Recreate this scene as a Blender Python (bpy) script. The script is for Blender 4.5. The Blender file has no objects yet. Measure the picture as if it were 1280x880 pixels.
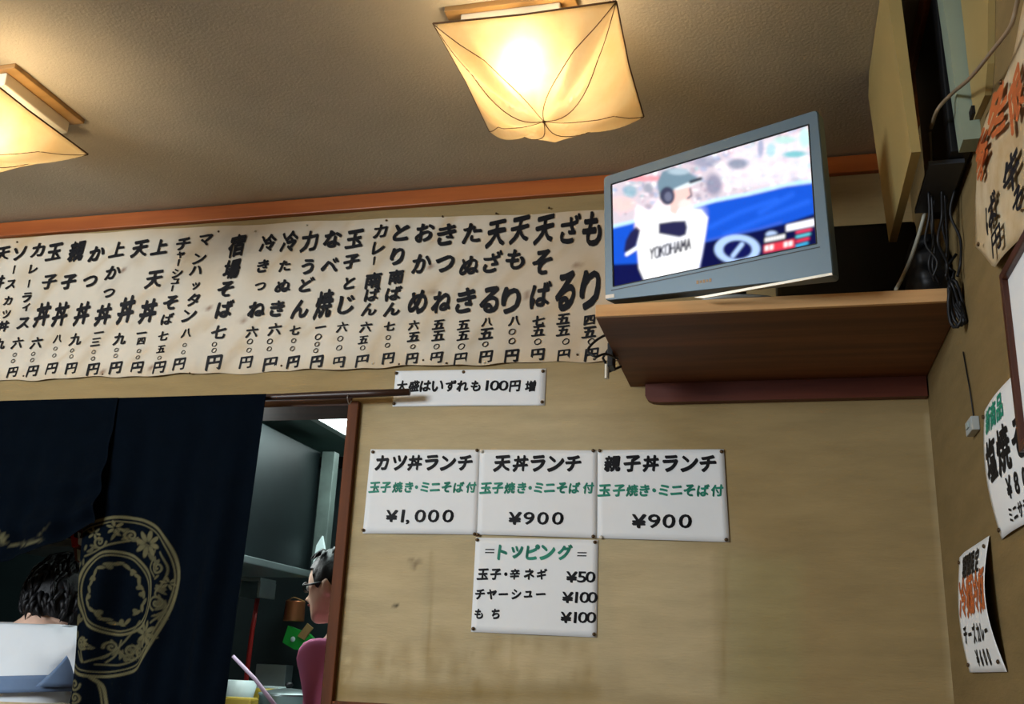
import bpy, bmesh, math, random
import numpy as np
from mathutils import Vector, Matrix
random.seed(7); rng = np.random.default_rng(7)
SC = bpy.context.scene; COL = SC.collection
PI = math.pi
# ------------------------------------------------------------------ camera
CZ = 1.25                      # eye height; every coordinate below is written relative to the eye
YAW, PITCH, ROLL, FPX = -0.259858909, 0.306854688, 0.0433168119, 1258.985
_f = np.array([math.sin(YAW)*math.cos(PITCH), math.cos(YAW)*math.cos(PITCH), math.sin(PITCH)])
_r0 = np.array([math.cos(YAW), -math.sin(YAW), 0.]); _u0 = np.cross(_r0, _f)
_r = math.cos(ROLL)*_r0 + math.sin(ROLL)*_u0; _u = -math.sin(ROLL)*_r0 + math.cos(ROLL)*_u0
def ray(x, y): return _r*(x-640)/FPX - _u*(y-440)/FPX + _f
def onY(x, y, Y): d = ray(x, y); return d*Y/d[1]
def onX(x, y, X): d = ray(x, y); return d*X/d[0]
def onZ(x, y, Z): d = ray(x, y); return d*Z/d[2]
def proj(P):
    P = np.asarray(P, float); z = P@_f
    return 640+FPX*(P@_r)/z, 440-FPX*(P@_u)/z
cd = bpy.data.cameras.new('camera'); cam = bpy.data.objects.new('camera', cd); COL.objects.link(cam)
m = Matrix.Identity(4)
for i in range(3): m[i][0], m[i][1], m[i][2] = _r[i], _u[i], -_f[i]
m[2][3] = CZ; cam.matrix_world = m
cd.sensor_width = 36; cd.lens = FPX/1280*36; cd.clip_start = .02
SC.camera = cam
# ------------------------------------------------------------------ world, lights, exposure
w = bpy.data.worlds.new('world'); SC.world = w; w.use_nodes = True
w.node_tree.nodes['Background'].inputs[0].default_value = (.55, .7, .9, 1)
w.node_tree.nodes['Background'].inputs[1].default_value = .02
SC.view_settings.view_transform = 'Standard'; SC.view_settings.look = 'None'
SC.view_settings.exposure = 0.0; SC.view_settings.gamma = 1
BULB = 58.0       # emission of the pendant bulbs
def area(name, loc, target, sx, sy, power, color):
    l = bpy.data.lights.new(name, 'AREA'); l.shape = 'RECTANGLE'; l.size = sx; l.size_y = sy
    l.energy = power; l.color = color
    o = bpy.data.objects.new(name, l); COL.objects.link(o)
    o.location = (loc[0], loc[1], loc[2]+CZ)
    d = Vector(target)-Vector(loc); o.rotation_euler = d.to_track_quat('-Z', 'Y').to_euler()
    return o
area('daylight_from_shop_front', (-3.0, -1.0, .95), (-1.5, 2.7, .1), 1.4, .7, 125, (.86, .93, 1))
area('kitchen_far_fill', (-3.2, 3.5, .93), (-3.2, 3.5, -1), .6, .6, 6, (.82, 1, .97))  # added fill without a fitting, lightens the dark gap behind the stooping person
area('kitchen_tube_light', (-1.68, 3.3, .93), (-1.62, 3.3, -1), .4, .9, 17, (.82, 1, .97))
area('worker_fill_light', (-1.885, 3.22, .50), (-1.45, 3.2, .15), .3, .08, 2.2, (.95, 1, .97))  # added fill towards the worker's face; the hood itself carries no lamp
# ------------------------------------------------------------------ materials
def mat(name, color, rough=.6, metal=0, noise=0, nscale=8, bump=0, bscale=60, color2=None, stretch=None, attr=None,
        emit=0, spec=.4, transl=0, alpha=None):
    M = bpy.data.materials.new(name); M.use_nodes = True; nt = M.node_tree; N = nt.nodes; L = nt.links
    b = N['Principled BSDF']; b.inputs['Roughness'].default_value = rough; b.inputs['Metallic'].default_value = metal
    b.inputs['Specular IOR Level'].default_value = spec
    c = (*color, 1); b.inputs['Base Color'].default_value = c
    tc = N.new('ShaderNodeTexCoord'); mp = N.new('ShaderNodeMapping'); L.new(tc.outputs['Object'], mp.inputs[0])
    if stretch: mp.inputs['Scale'].default_value = stretch
    src = None
    if attr:
        a = N.new('ShaderNodeVertexColor'); a.layer_name = attr; src = a.outputs[0]
        if emit:
            L.new(src, b.inputs['Emission Color']); b.inputs['Emission Strength'].default_value = emit
            b.inputs['Base Color'].default_value = (.004, .004, .004, 1); b.inputs['Specular IOR Level'].default_value = .02; return M
    if noise or color2:
        n = N.new('ShaderNodeTexNoise'); n.inputs['Scale'].default_value = nscale; n.inputs['Detail'].default_value = 5
        n.inputs['Roughness'].default_value = .6
        L.new(mp.outputs[0], n.inputs['Vector'])
        r = N.new('ShaderNodeValToRGB'); r.color_ramp.elements[0].position = .35; r.color_ramp.elements[1].position = .65
        c2 = color2 if color2 else tuple(v*(1-noise) for v in color)
        if attr:
            r.color_ramp.elements[0].color = (*[v/max(u_, 1e-3) for v, u_ in zip(c2, color)], 1); r.color_ramp.elements[1].color = (1, 1, 1, 1)
            mx = N.new('ShaderNodeMix'); mx.data_type = 'RGBA'; mx.blend_type = 'MULTIPLY'; mx.inputs[0].default_value = 1
            L.new(src, mx.inputs[6]); L.new(r.outputs[0], mx.inputs[7]); src = mx.outputs[2]
        else:
            r.color_ramp.elements[0].color = (*c2, 1); r.color_ramp.elements[1].color = c; src = r.outputs[0]
        L.new(n.outputs[0], r.inputs[0])
    if src: L.new(src, b.inputs['Base Color'])
    if bump:
        n2 = N.new('ShaderNodeTexNoise'); n2.inputs['Scale'].default_value = bscale; n2.inputs['Detail'].default_value = 4
        L.new(mp.outputs[0], n2.inputs['Vector'])
        bp = N.new('ShaderNodeBump'); bp.inputs['Strength'].default_value = bump; bp.inputs['Distance'].default_value = .004
        L.new(n2.outputs[0], bp.inputs['Height']); L.new(bp.outputs[0], b.inputs['Normal'])
    if emit and not attr:
        b.inputs['Emission Color'].default_value = c; b.inputs['Emission Strength'].default_value = emit
    if transl:
        t = N.new('ShaderNodeBsdfTranslucent'); mx = N.new('ShaderNodeMixShader'); mx.inputs[0].default_value = transl
        t.inputs[0].default_value = c
        if src: L.new(src, t.inputs[0])
        L.new(b.outputs[0], mx.inputs[1]); L.new(t.outputs[0], mx.inputs[2]); L.new(mx.outputs[0], N['Material Output'].inputs[0])
    return M
def hexc(s):
    v = [int(s[i:i+2], 16)/255 for i in (0, 2, 4)]
    return tuple(x/12.92 if x < .04045 else ((x+.055)/1.055)**2.4 for x in v)
def wood(name, c1, c2, rough=.45, axis=0, sc=14, spec=.4):
    s = [sc]*3; s[axis] = sc*.07
    return mat(name, c1, rough, color2=c2, nscale=1.0, stretch=tuple(s), bump=.05, bscale=3, spec=spec)
MT = dict(
 ceiling=mat('ceiling_plaster', hexc('bdb29c'), .95, noise=.12, nscale=3, bump=.3, bscale=140, spec=.1),
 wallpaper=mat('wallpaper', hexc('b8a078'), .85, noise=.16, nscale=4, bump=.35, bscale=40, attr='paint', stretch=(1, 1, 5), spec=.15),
 wallside=mat('wallpaper_side_shaded', hexc('84704a'), .85, noise=.16, nscale=4, bump=.35, bscale=40, stretch=(1, 1, 5), spec=.15),  # same wallpaper made darker: the right wall's shade is put into the colour
 wallplain=mat('wall_plain', hexc('a89878'), .9, noise=.1, nscale=3),
 floor=wood('floor_boards', hexc('6a4a30'), hexc('4c3220')),
 trimwood=wood('trim_wood', hexc('b5652c'), hexc('92481c'), .4),
 postwood=wood('post_wood', hexc('6a3c20'), hexc('4a2812'), .6, axis=2, spec=.15),
 darkwood=wood('dark_wood', hexc('3a2018'), hexc('22120c'), .5),
 shelfwood=wood('shelf_wood', hexc('7c4c28'), hexc('5c361c'), .6, sc=18),
 shelffront=wood('shelf_edge_wood', hexc('e0b27c'), hexc('c08c58'), .35, sc=20),
 cleatwood=wood('cleat_wood', hexc('6b3524'), hexc('4a2018'), .5),
 lintel=wood('lintel_wood', hexc('5e3a28'), hexc('3c2418'), .5),
 banner=mat('banner_paper', hexc('d9cfb8'), .8, bump=.5, bscale=9, noise=.1, nscale=6, attr='paint', spec=.15),
 paper=mat('white_paper', hexc('ecefef'), .7, noise=.04, nscale=5, bump=.1, bscale=12, spec=.2),
 oldpaper=mat('old_paper', hexc('cfc0a0'), .8, color2=hexc('b8a078'), nscale=9, bump=.2, bscale=12, spec=.15),
 ink=mat('black_ink', (.006, .006, .008), .6, spec=.2),
 greenink=mat('green_ink', hexc('1c8a70'), .6), orangeink=mat('orange_ink', hexc('b8602c'), .7),
 pin=mat('brass_pin', hexc('5a4630'), .35, .7), pinw=mat('white_pin', hexc('cfc8b8'), .35),
 cloth=mat('navy_cloth', hexc('0b1a2c'), .95, noise=.2, nscale=20, bump=.2, bscale=300, attr='paint', spec=.05),
 rod=wood('rod_bamboo', hexc('3c261c'), hexc('20130e'), .4),
 steelhook=mat('hook_steel', (.4, .4, .42), .3, 1),
 tv=mat('tv_plastic', hexc('5a6c76'), .4, .2, noise=.06, nscale=3), tvdark=mat('tv_dark', hexc('14161a'), .4),
 tvchrome=mat('tv_chrome', hexc('b0a898'), .4, .6), tvback=mat('tv_back', hexc('3a3d42'), .5),
 screen=mat('tv_screen', (1, 1, 1), .9, attr='paint', emit=1.45),
 shade=mat('lamp_paper', hexc('fbf0d8'), .8, color2=hexc('f4e2c0'), nscale=9, transl=.84, spec=.1),
 wire=mat('lamp_wire', hexc('6a4a28'), .6), lampbox=mat('lamp_box', hexc('e6dcc4'), .5), lampwood=wood('lamp_plate_wood', hexc('a8824e'), hexc('8a6636'), .5),
 bulb=mat('bulb_glow', (1, .80, .52), .5, emit=BULB),
 cream=mat('cream_plastic', hexc('a8945e'), .45, noise=.08, nscale=4), palegreen=mat('pale_green_metal', hexc('93a08c'), .5, noise=.1, nscale=6),
 black=mat('black_plastic', hexc('0b0d10'), .5), cable=mat('black_cable', hexc('121418'), .5), whitecable=mat('white_cable', hexc('b8b8a8'), .5),
 tancable=mat('tan_cable', hexc('8a7860'), .5), greyplastic=mat('grey_plastic', hexc('a8b0b0'), .4),
 frame=wood('picture_frame_wood', hexc('5a3020'), hexc('3a1c12'), .4, axis=2),
 steel=mat('brushed_steel', hexc('9aa8a8'), .35, .8, noise=.3, nscale=2, bump=.05, bscale=10),
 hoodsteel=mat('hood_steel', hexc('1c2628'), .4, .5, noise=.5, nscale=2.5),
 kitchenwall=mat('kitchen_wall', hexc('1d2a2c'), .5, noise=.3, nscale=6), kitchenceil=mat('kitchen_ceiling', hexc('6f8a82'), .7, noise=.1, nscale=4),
 tube=mat('light_panel', (.85, 1, .97), .5, emit=7), whitemetal=mat('white_metal', hexc('a4b2ae'), .4),
 upright=mat('upright_metal', hexc('66746f'), .45, .3, noise=.5, nscale=5),
 copper=mat('copper', hexc('b0704a'), .35, .7), greenbag=mat('green_plastic', hexc('1f9a3a'), .35), tan=mat('tan_card', hexc('a08050'), .7),
 red=mat('red_plastic', hexc('a02420'), .4), bowl=mat('white_ceramic', hexc('c8d8d8'), .25), yellow=mat('yellow_plastic', hexc('b09838'), .4),
 stick=mat('pale_stick', hexc('b8a4b8'), .5),
 skin=mat('skin', hexc('e6bfa8'), .55, noise=.06, nscale=9), hair=mat('black_hair', hexc('0c0c10'), .55, noise=.4, nscale=40, bump=.6, bscale=60),
 shirt=mat('white_shirt', hexc('dfe6ea'), .85, noise=.05, nscale=5, bump=.3, bscale=9), bluecloth=mat('blue_cloth', hexc('6d86a8'), .85, noise=.15, nscale=8),
 pink=mat('pink_shirt', hexc('d878a8'), .85, noise=.1, nscale=5), trousers=mat('dark_trousers', hexc('22242c'), .9),
 glasses=mat('glasses_frame', hexc('0a0a0c'), .3), white=mat('eye_white', hexc('e0e0e0'), .3), lip=mat('lip', hexc('a85850'), .5),
)
# ------------------------------------------------------------------ mesh helper (coordinates relative to the eye)
class MB:
    def __init__(s): s.v = []; s.f = []
    def add(s, vs, fs):
        n = len(s.v); s.v += [tuple(p) for p in vs]; s.f += [tuple(i+n for i in q) for q in fs]; return s
    def box(s, x0, x1, y0, y1, z0, z1, bev=0):
        if bev > 0:
            bm = bmesh.new(); bmesh.ops.create_cube(bm, size=1)
            for v in bm.verts: v.co = Vector(((x0+x1)/2+v.co.x*(x1-x0), (y0+y1)/2+v.co.y*(y1-y0), (z0+z1)/2+v.co.z*(z1-z0)))
            bmesh.ops.bevel(bm, geom=bm.edges[:], offset=bev, segments=2, affect='EDGES', profile=.6)
            bm.verts.index_update()
            s.add([v.co for v in bm.verts], [[v.index for v in f.verts] for f in bm.faces]); bm.free(); return s
        v = [(x, y, z) for x in (x0, x1) for y in (y0, y1) for z in (z0, z1)]
        return s.add(v, [(0, 1, 3, 2), (4, 6, 7, 5), (0, 4, 5, 1), (2, 3, 7, 6), (0, 2, 6, 4), (1, 5, 7, 3)])
    def tube(s, pts, r, seg=8, cap=True):
        pts = [Vector(p) for p in pts]; n = len(pts); rs = r if hasattr(r, '__len__') else [r]*n
        vs = []; prev = None
        for i, p in enumerate(pts):
            t = (pts[min(i+1, n-1)]-pts[max(i-1, 0)]).normalized()
            if prev is None:
                a = Vector((0, 0, 1)) if abs(t.z) < .9 else Vector((1, 0, 0)); x = t.cross(a).normalized()
            else: x = (prev-t*prev.dot(t)).normalized()
            prev = x; y = t.cross(x)
            for k in range(seg):
                a = 2*PI*k/seg; vs.append(p+(x*math.cos(a)+y*math.sin(a))*rs[i])
        fs = [(i*seg+k, i*seg+(k+1) % seg, (i+1)*seg+(k+1) % seg, (i+1)*seg+k) for i in range(n-1) for k in range(seg)]
        if cap: fs += [tuple(range(seg))[::-1], tuple((n-1)*seg+k for k in range(seg))]
        return s.add(vs, fs)
    def lathe(s, c, prof, seg=20, axis='z'):
        vs = []
        for r, h in prof:
            for k in range(seg):
                a = 2*PI*k/seg
                if axis == 'z': vs.append((c[0]+r*math.cos(a), c[1]+r*math.sin(a), c[2]+h))
                elif axis == 'y': vs.append((c[0]+r*math.cos(a), c[1]+h, c[2]+r*math.sin(a)))
                else: vs.append((c[0]+h, c[1]+r*math.cos(a), c[2]+r*math.sin(a)))
        n = len(prof)
        fs = [(i*seg+k, i*seg+(k+1) % seg, (i+1)*seg+(k+1) % seg, (i+1)*seg+k) for i in range(n-1) for k in range(seg)]
        fs += [tuple(range(seg))[::-1], tuple((n-1)*seg+k for k in range(seg))]
        return s.add(vs, fs)
    def prism(s, poly, d):      # poly: 3-D points of a planar outline; d: extrusion vector
        n = len(poly); d = Vector(d); a = [Vector(p) for p in poly]
        return s.add(a+[p+d for p in a], [tuple(range(n))[::-1], tuple(range(n, 2*n))]+[(i, (i+1) % n, n+(i+1) % n, n+i) for i in range(n)])
    def sphere(s, c, r, seg=14, rings=9, sc=(1, 1, 1)):
        vs = []; fs = []
        for i in range(1, rings):
            t = PI*i/rings
            for k in range(seg):
                a = 2*PI*k/seg; vs.append((c[0]+r*sc[0]*math.sin(t)*math.cos(a), c[1]+r*sc[1]*math.sin(t)*math.sin(a), c[2]+r*sc[2]*math.cos(t)))
        vs += [(c[0], c[1], c[2]+r*sc[2]), (c[0], c[1], c[2]-r*sc[2])]; T = len(vs)-2
        for i in range(rings-2):
            for k in range(seg): fs.append((i*seg+k, (i+1)*seg+k, (i+1)*seg+(k+1) % seg, i*seg+(k+1) % seg))
        for k in range(seg): fs.append((T, k, (k+1) % seg)); fs.append((T+1, (rings-2)*seg+(k+1) % seg, (rings-2)*seg+k))
        return s.add(vs, fs)
    def slab(s, P, d, nu, nv):  # P[i][j] grid of points, d = thickness vector -> closed sheet
        d = np.array(d); A = [P[i][j] for i in range(nu) for j in range(nv)]; B = [tuple(np.array(p)+d) for p in A]; o = nu*nv
        fs = []
        for i in range(nu-1):
            for j in range(nv-1):
                q = (i*nv+j, (i+1)*nv+j, (i+1)*nv+j+1, i*nv+j+1); fs.append(q); fs.append(tuple(o+k for k in q[::-1]))
        for i in range(nu-1):
            for j in (0, nv-1): a, b = i*nv+j, (i+1)*nv+j; fs.append((a, b, o+b, o+a))
        for j in range(nv-1):
            for i in (0, nu-1): a, b = i*nv+j, i*nv+j+1; fs.append((a, b, o+b, o+a))
        return s.add(A+B, fs)
    def build(s, name, m, parent=None, smooth=False, origin=None, recalc=True):
        o = s._build(name, m, parent, smooth, origin, recalc)
        if name == 'lettering': o['kind'] = 'stuff'
        return o
    def _build(s, name, m, parent=None, smooth=False, origin=None, recalc=True):
        v = np.array(s.v, float)
        if parent is not None: org = np.array(parent['_org'])
        elif origin is not None: org = np.array(origin, float)
        else: org = np.array([(v[:, 0].min()+v[:, 0].max())/2, (v[:, 1].min()+v[:, 1].max())/2, v[:, 2].min()])
        me = bpy.data.meshes.new(name); me.from_pydata((v-org).tolist(), [], s.f)
        if recalc:
            bm = bmesh.new(); bm.from_mesh(me); bmesh.ops.recalc_face_normals(bm, faces=bm.faces); bm.to_mesh(me); bm.free()
        if smooth: me.polygons.foreach_set('use_smooth', [True]*len(me.polygons))
        me.materials.append(MT[m] if isinstance(m, str) else m)
        o = bpy.data.objects.new(name, me); COL.objects.link(o); o['_org'] = org.tolist()
        if parent is not None:
            o.parent = parent
            if parent.type == 'MESH' or parent.parent: pass
        else: o.location = (org[0], org[1], org[2]+CZ)
        return o
def empty(name, org):
    o = bpy.data.objects.new(name, None); COL.objects.link(o); o['_org'] = [float(x) for x in org]
    o.location = (org[0], org[1], org[2]+CZ); o.empty_display_size = .05; return o
def tag(o, label=None, cat=None, group=None, kind=None):
    if label: o['label'] = label
    if cat: o['category'] = cat
    if group: o['group'] = group
    if kind: o['kind'] = kind
    return o
def thing(name, org, label, cat, group=None): return tag(empty(name, org), label, cat, group)
def structure(o, label=None): o['kind'] = 'structure'; o['label'] = label or o.name.replace('_', ' '); return o
def set_paint(o, cols):     # cols Nx3 linear, per vertex
    me = o.data; a = me.color_attributes.new('paint', 'FLOAT_COLOR', 'POINT')
    c = np.ones((len(me.vertices), 4)); c[:, :3] = cols; a.data.foreach_set('color', c.ravel())
def co(o):
    n = len(o.data.vertices); a = np.empty(n*3); o.data.vertices.foreach_get('co', a); return a.reshape(-1, 3)+np.array(o['_org'])
def sstep(a, b, x): t = np.clip((x-a)/(b-a+1e-12), 0, 1); return t*t*(3-2*t)
def segdist(X, Y, pts):
    d = np.full(X.shape, 1e9)
    for (x0, y0), (x1, y1) in zip(pts[:-1], pts[1:]):
        dx, dy = x1-x0, y1-y0; t = np.clip(((X-x0)*dx+(Y-y0)*dy)/(dx*dx+dy*dy+1e-12), 0, 1)
        d = np.minimum(d, np.hypot(X-x0-t*dx, Y-y0-t*dy))
    return d
def inpoly(X, Y, poly):
    c = np.zeros(X.shape, bool); n = len(poly)
    for i in range(n):
        x0, y0 = poly[i]; x1, y1 = poly[(i+1) % n]
        if y0 == y1: continue
        k = ((y0 > Y) != (y1 > Y)) & (X < (x1-x0)*(Y-y0)/(y1-y0)+x0); c ^= k
    return c
def polymask(X, Y, poly, soft):
    d = segdist(X, Y, list(poly)+[poly[0]]); s = np.where(inpoly(X, Y, poly), d, -d); return np.clip(s/soft+.5, 0, 1)
def mixc(C, mask, col): mask = mask[..., None]; return C*(1-mask)+np.array(col)*mask
def cr(pts, n=8):        # Catmull-Rom through points
    P = [np.array(p, float) for p in pts]; P = [2*P[0]-P[1]]+P+[2*P[-1]-P[-2]]; out = []
    for i in range(1, len(P)-2):
        for k in range(n):
            t = k/n; a, b, c, d = P[i-1:i+3]
            out.append(tuple(.5*((2*b)+(-a+c)*t+(2*a-5*b+4*c-d)*t*t+(-a+3*b-3*c+d)*t**3)))
    out.append(tuple(P[-2])); return out
# ------------------------------------------------------------------ lettering
_gl = {}
def glyph(ch, bold=.02):
    key = (ch, bold)
    if key in _gl: return _gl[key]
    cu = bpy.data.curves.new('glyph', 'FONT'); cu.body = ch; cu.size = 1; cu.offset = bold; cu.resolution_u = 3; cu.fill_mode = 'FRONT'
    ob = bpy.data.objects.new('glyph', cu); COL.objects.link(ob); bpy.context.view_layer.update()
    dg = bpy.context.evaluated_depsgraph_get(); me = bpy.data.meshes.new_from_object(ob.evaluated_get(dg))
    v = np.array([x.co[:2] for x in me.vertices]).reshape(-1, 2); f = [tuple(p.vertices) for p in me.polygons]
    bpy.data.objects.remove(ob); bpy.data.curves.remove(cu); bpy.data.meshes.remove(me)
    if len(v) == 0: v = np.zeros((0, 2)); _gl[key] = (v, [], 1, 1); return _gl[key]
    lo, hi = v.min(0), v.max(0); v = v-(lo+hi)/2
    _gl[key] = (v, f, float(hi[1]-lo[1]), float(hi[0]-lo[0])); return _gl[key]
def put_glyph(mb, ch, cx, cy, em, place, bold=.02, shear=.0, rise=.0, wob=0, rot=0, sx=1.0):
    """place(u, v) -> 3-D point on the sheet; cx, cy, em in sheet units"""
    v, f, h, wd = glyph(ch, 0); v = v.copy()
    if len(v) == 0: return
    nv_ = len(v); k_ = 7 if bold > 0 else 1; f0 = f; f = []
    nib = lambda a: (bold*(1.55*math.cos(a)*.64+.62*math.sin(a)*.77), bold*(-1.55*math.cos(a)*.77+.62*math.sin(a)*.64))   # slanting brush tip
    offs = [(0, 0)] if k_ == 1 else [nib(2*PI*i/k_) for i in range(k_)]
    v = np.concatenate([v+np.array(o_) for o_ in offs])
    for i in range(len(offs)): f += [tuple(q+i*nv_ for q in p) for p in f0]
    if wob:
        ph = rng.uniform(0, 6, 4)
        v = v+wob*np.stack([np.sin(v[:, 1]*9+ph[0])+.6*np.sin(v[:, 0]*17+ph[1]), np.sin(v[:, 0]*8+ph[2])+.6*np.sin(v[:, 1]*15+ph[3])], 1)
    x = v[:, 0]*sx+v[:, 1]*shear; y = v[:, 1]+v[:, 0]*rise
    if rot: c, s = math.cos(rot), math.sin(rot); x, y = c*x-s*y, s*x+c*y
    mb.add([place(cx+a*em, cy+b*em) for a, b in zip(x, y)], f)
DW = 2.7; XR = .40; ZC = 1.43
# ================================================================== SETTING
# --- back wall with the doorway: solid core plus a painted wallpaper face
ZL = .765; XD0, XD1 = -2.95, -1.205
mb = MB()
mb.box(XD1+.006, XR+.1, DW+.004, DW+.12, -CZ, ZL); mb.box(-4.1, XR+.1, DW+.004, DW+.12, ZL, ZC+.02); mb.box(-4.1, XD0, DW+.004, DW+.12, -CZ, ZL)
nb = len(mb.v)
def gridface(x0, x1, z0, z1, st):
    nx = max(2, int((x1-x0)/st)+1); nz = max(2, int((z1-z0)/st)+1)
    xs = np.linspace(x0, x1, nx); zs = np.linspace(z0, z1, nz)
    mb.add([(x, DW, z) for x in xs for z in zs], [(i*nz+j, (i+1)*nz+j, (i+1)*nz+j+1, i*nz+j+1) for i in range(nx-1) for j in range(nz-1)])
gridface(XD1, XR, -.12, ZL, .009); gridface(XD1, XR, -CZ, -.12, .2); gridface(-4.1, XR, ZL, ZC, .1); gridface(-4.1, XD0, -CZ, ZL, .2)
wb = structure(mb.build('wall_back', 'wallpaper', recalc=False, origin=(0, DW, 0)), 'back wall with beige grass-cloth wallpaper, faded and stained, beside the curtained doorway')
P = co(wb); X, Z = P[:, 0], P[:, 2]
base = np.tile(np.array(hexc('a38d62')), (len(P), 1))
pale = np.array(hexc('c6b48c')); dark = np.array(hexc('8f7743'))
def pxz(x, y): p = onY(x, y, DW); return p[0], p[2]
def pm(poly, soft): return polymask(X, Z, [pxz(*p) for p in poly], soft)
base = mixc(base, pm([(425, 600), (470, 500), (690, 480), (750, 500), (830, 600), (900, 700), (900, 880), (415, 880)], .22)*.75, hexc('c4b692'))  # broad paler left side; light dropping off rightwards is put into the colour
base = mixc(base, pm([(436, 690), (532, 690), (525, 848), (432, 842)], .012)*.45, pale)
base = mixc(base, pm([(538, 700), (590, 700), (592, 800), (748, 800), (745, 850), (536, 850)], .012)*.40, pale)
base = mixc(base, pm([(760, 690), (890, 690), (895, 872), (785, 868)], .02)*.50, pale)
base = mixc(base, pm([(905, 690), (1000, 700), (1000, 880), (905, 880)], .05)*.3, hexc('a3a070'))
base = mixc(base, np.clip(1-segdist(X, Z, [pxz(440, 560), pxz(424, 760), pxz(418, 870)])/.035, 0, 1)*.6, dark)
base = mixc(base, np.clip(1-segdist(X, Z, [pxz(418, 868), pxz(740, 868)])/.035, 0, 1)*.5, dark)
base = mixc(base, np.clip(1-segdist(X, Z, [pxz(1160, 520), pxz(1192, 870)])/.015, 0, 1)*.5, pale)
for x0 in (534, 640, 903): base = mixc(base, np.clip(1-segdist(X, Z, [pxz(x0+6, 690), pxz(x0, 868)])/.008, 0, 1)*.35, dark)
for _ in range(70):
    px, py = rng.uniform(425, 760), rng.uniform(800, 872); a = pxz(px, py); base = mixc(base, np.clip(1-np.hypot(X-a[0], (Z-a[1])*.5)/rng.uniform(.008, .03), 0, 1)*.25, dark)
for _ in range(16):
    px, py = rng.uniform(425, 436), rng.uniform(690, 860); a = pxz(px, py); base = mixc(base, np.clip(1-np.hypot(X-a[0], (Z-a[1]))/.012, 0, 1)*.6, pale)
base = mixc(base, np.clip(1.6-np.hypot(X-pxz(494.5, 757)[0], Z-pxz(494.5, 757)[1])/.005, 0, 1), (.02, .015, .01))
for q in ((514, 700), (519, 704), (524, 702), (518, 709)):
    a = pxz(*q); base = mixc(base, np.clip(1.2-np.hypot(X-a[0], Z-a[1])/.009, 0, 1)*.5, hexc('5a4630'))
base[:nb] = hexc('7a6a50'); set_paint(wb, base)
mb = MB().box(XR, XR+.1, -2.6, DW+.1, -CZ, ZC+.02)
structure(mb.build('wall_right', 'wallside'), 'right wall with beige wallpaper in a shaded tone')
structure(MB().box(-4.2, -4.1, -2.6, DW+.1, -CZ, ZC+.02).build('wall_left', 'wallplain'))
structure(MB().box(-4.2, XR+.1, -2.7, -2.6, -CZ, ZC+.02).build('wall_front', 'wallplain'))
structure(MB().box(-4.2, XR+.1, -2.7, DW+.1, ZC, ZC+.08).build('ceiling', 'ceiling'), 'rough plaster ceiling of the dining room')
structure(MB().box(-4.2, XR+.1, -2.7, 4.6, -CZ-.08, -CZ).build('floor', 'floor'))
o = structure(MB().box(-4.1, XR-.03, DW-.022, DW, 1.372, 1.424, .003).build('trim_1', 'trimwood'), 'orange-brown wooden ceiling moulding along the back wall')
structure(MB().box(XR-.052, XR, -2.6, DW-.0, 1.372, 1.424, .003).build('trim_2', 'trimwood'), 'orange-brown wooden ceiling moulding along the right wall')
structure(MB().box(XD1+.03, XR-.002, DW-.02, DW, -.16, -.096, .003).build('trim_3', 'postwood'), 'brown wooden rail low on the back wall')
# doorway frame
structure(MB().box(XD1-.004, XD1+.029, DW-.018, DW+.14, -CZ, ZL-.02, .003).build('door_post', 'postwood'), 'reddish brown door post beside the kitchen opening')
structure(MB().box(XD0, XD0+.045, DW-.018, DW+.14, -CZ, ZL-.02, .003).build('door_post', 'postwood'), 'brown door post at the far left of the opening, behind the navy curtain')
structure(MB().box(XD0, XD1, DW-.006, DW+.16, ZL-.03, ZL+.01, .003).build('door_lintel', 'lintel'), 'dark brown lintel over the kitchen opening')
# ================================================================== MENU BANNER
def wavef(x, z):
    return .0035*math.sin(x*7+z*3)+.0025*math.sin(x*13-z*9+1)+.002*math.sin(x*4+z*14)
bTL, bTR, bBR, bBL = [onY(*p, DW)[[0, 2]] for p in ((-60, 304), (775, 264), (775, 455), (-60, 479))]
bx0, bx1 = -2.80, -.405
def btop(x): return np.interp(x, [bx0, onY(0, 300, DW)[0], onY(260, 283, DW)[0], onY(752, 265, DW)[0], bx1], [1.371, onY(0, 300, DW)[2], onY(260, 284, DW)[2], onY(752, 265, DW)[2], onY(775, 263, DW)[2]])+.0015*np.sin(x*21)
def bbot(x): return .848+.003*np.sin(x*17)+.002*np.sin(x*41)
ban = thing('menu_banner', (-1.6, DW, .85), 'long yellowed paper menu banner with black brush lettering under the ceiling moulding', 'banner')
nu, nv = 150, 36; G = []
for i in range(nu):
    x = bx0+(bx1-bx0)*i/(nu-1); t, b = btop(x), bbot(x)
    G.append([(x, DW-.009-wavef(x, b+(t-b)*j/(nv-1))-(.004*math.sin(x*31)**2*(1-j/(nv-1))**6), b+(t-b)*j/(nv-1)) for j in range(nv)])
sh = MB().slab(G, (0, .001, 0), nu, nv).build('paper_sheet', 'banner', ban, smooth=False)
P = co(sh); X, Z = P[:, 0], P[:, 2]; c = np.tile(np.array(hexc('dcd3c0')), (len(P), 1))
yel = np.array(hexc('c3a572')); gy = np.array(hexc('b9b0a0'))
for _ in range(85):
    x0, z0 = rng.uniform(bx0, bx1), rng.uniform(.84, 1.38); a = rng.uniform(.6, 1.2); L_ = rng.uniform(.05, .25); s = rng.uniform(.004, .014)
    d = segdist(X, Z, [(x0, z0), (x0+L_*math.cos(a), z0+L_*math.sin(a))]); c = mixc(c, np.clip(1-d/(s*2.5), 0, 1)*.35, yel if rng.random() < .65 else gy)
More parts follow.
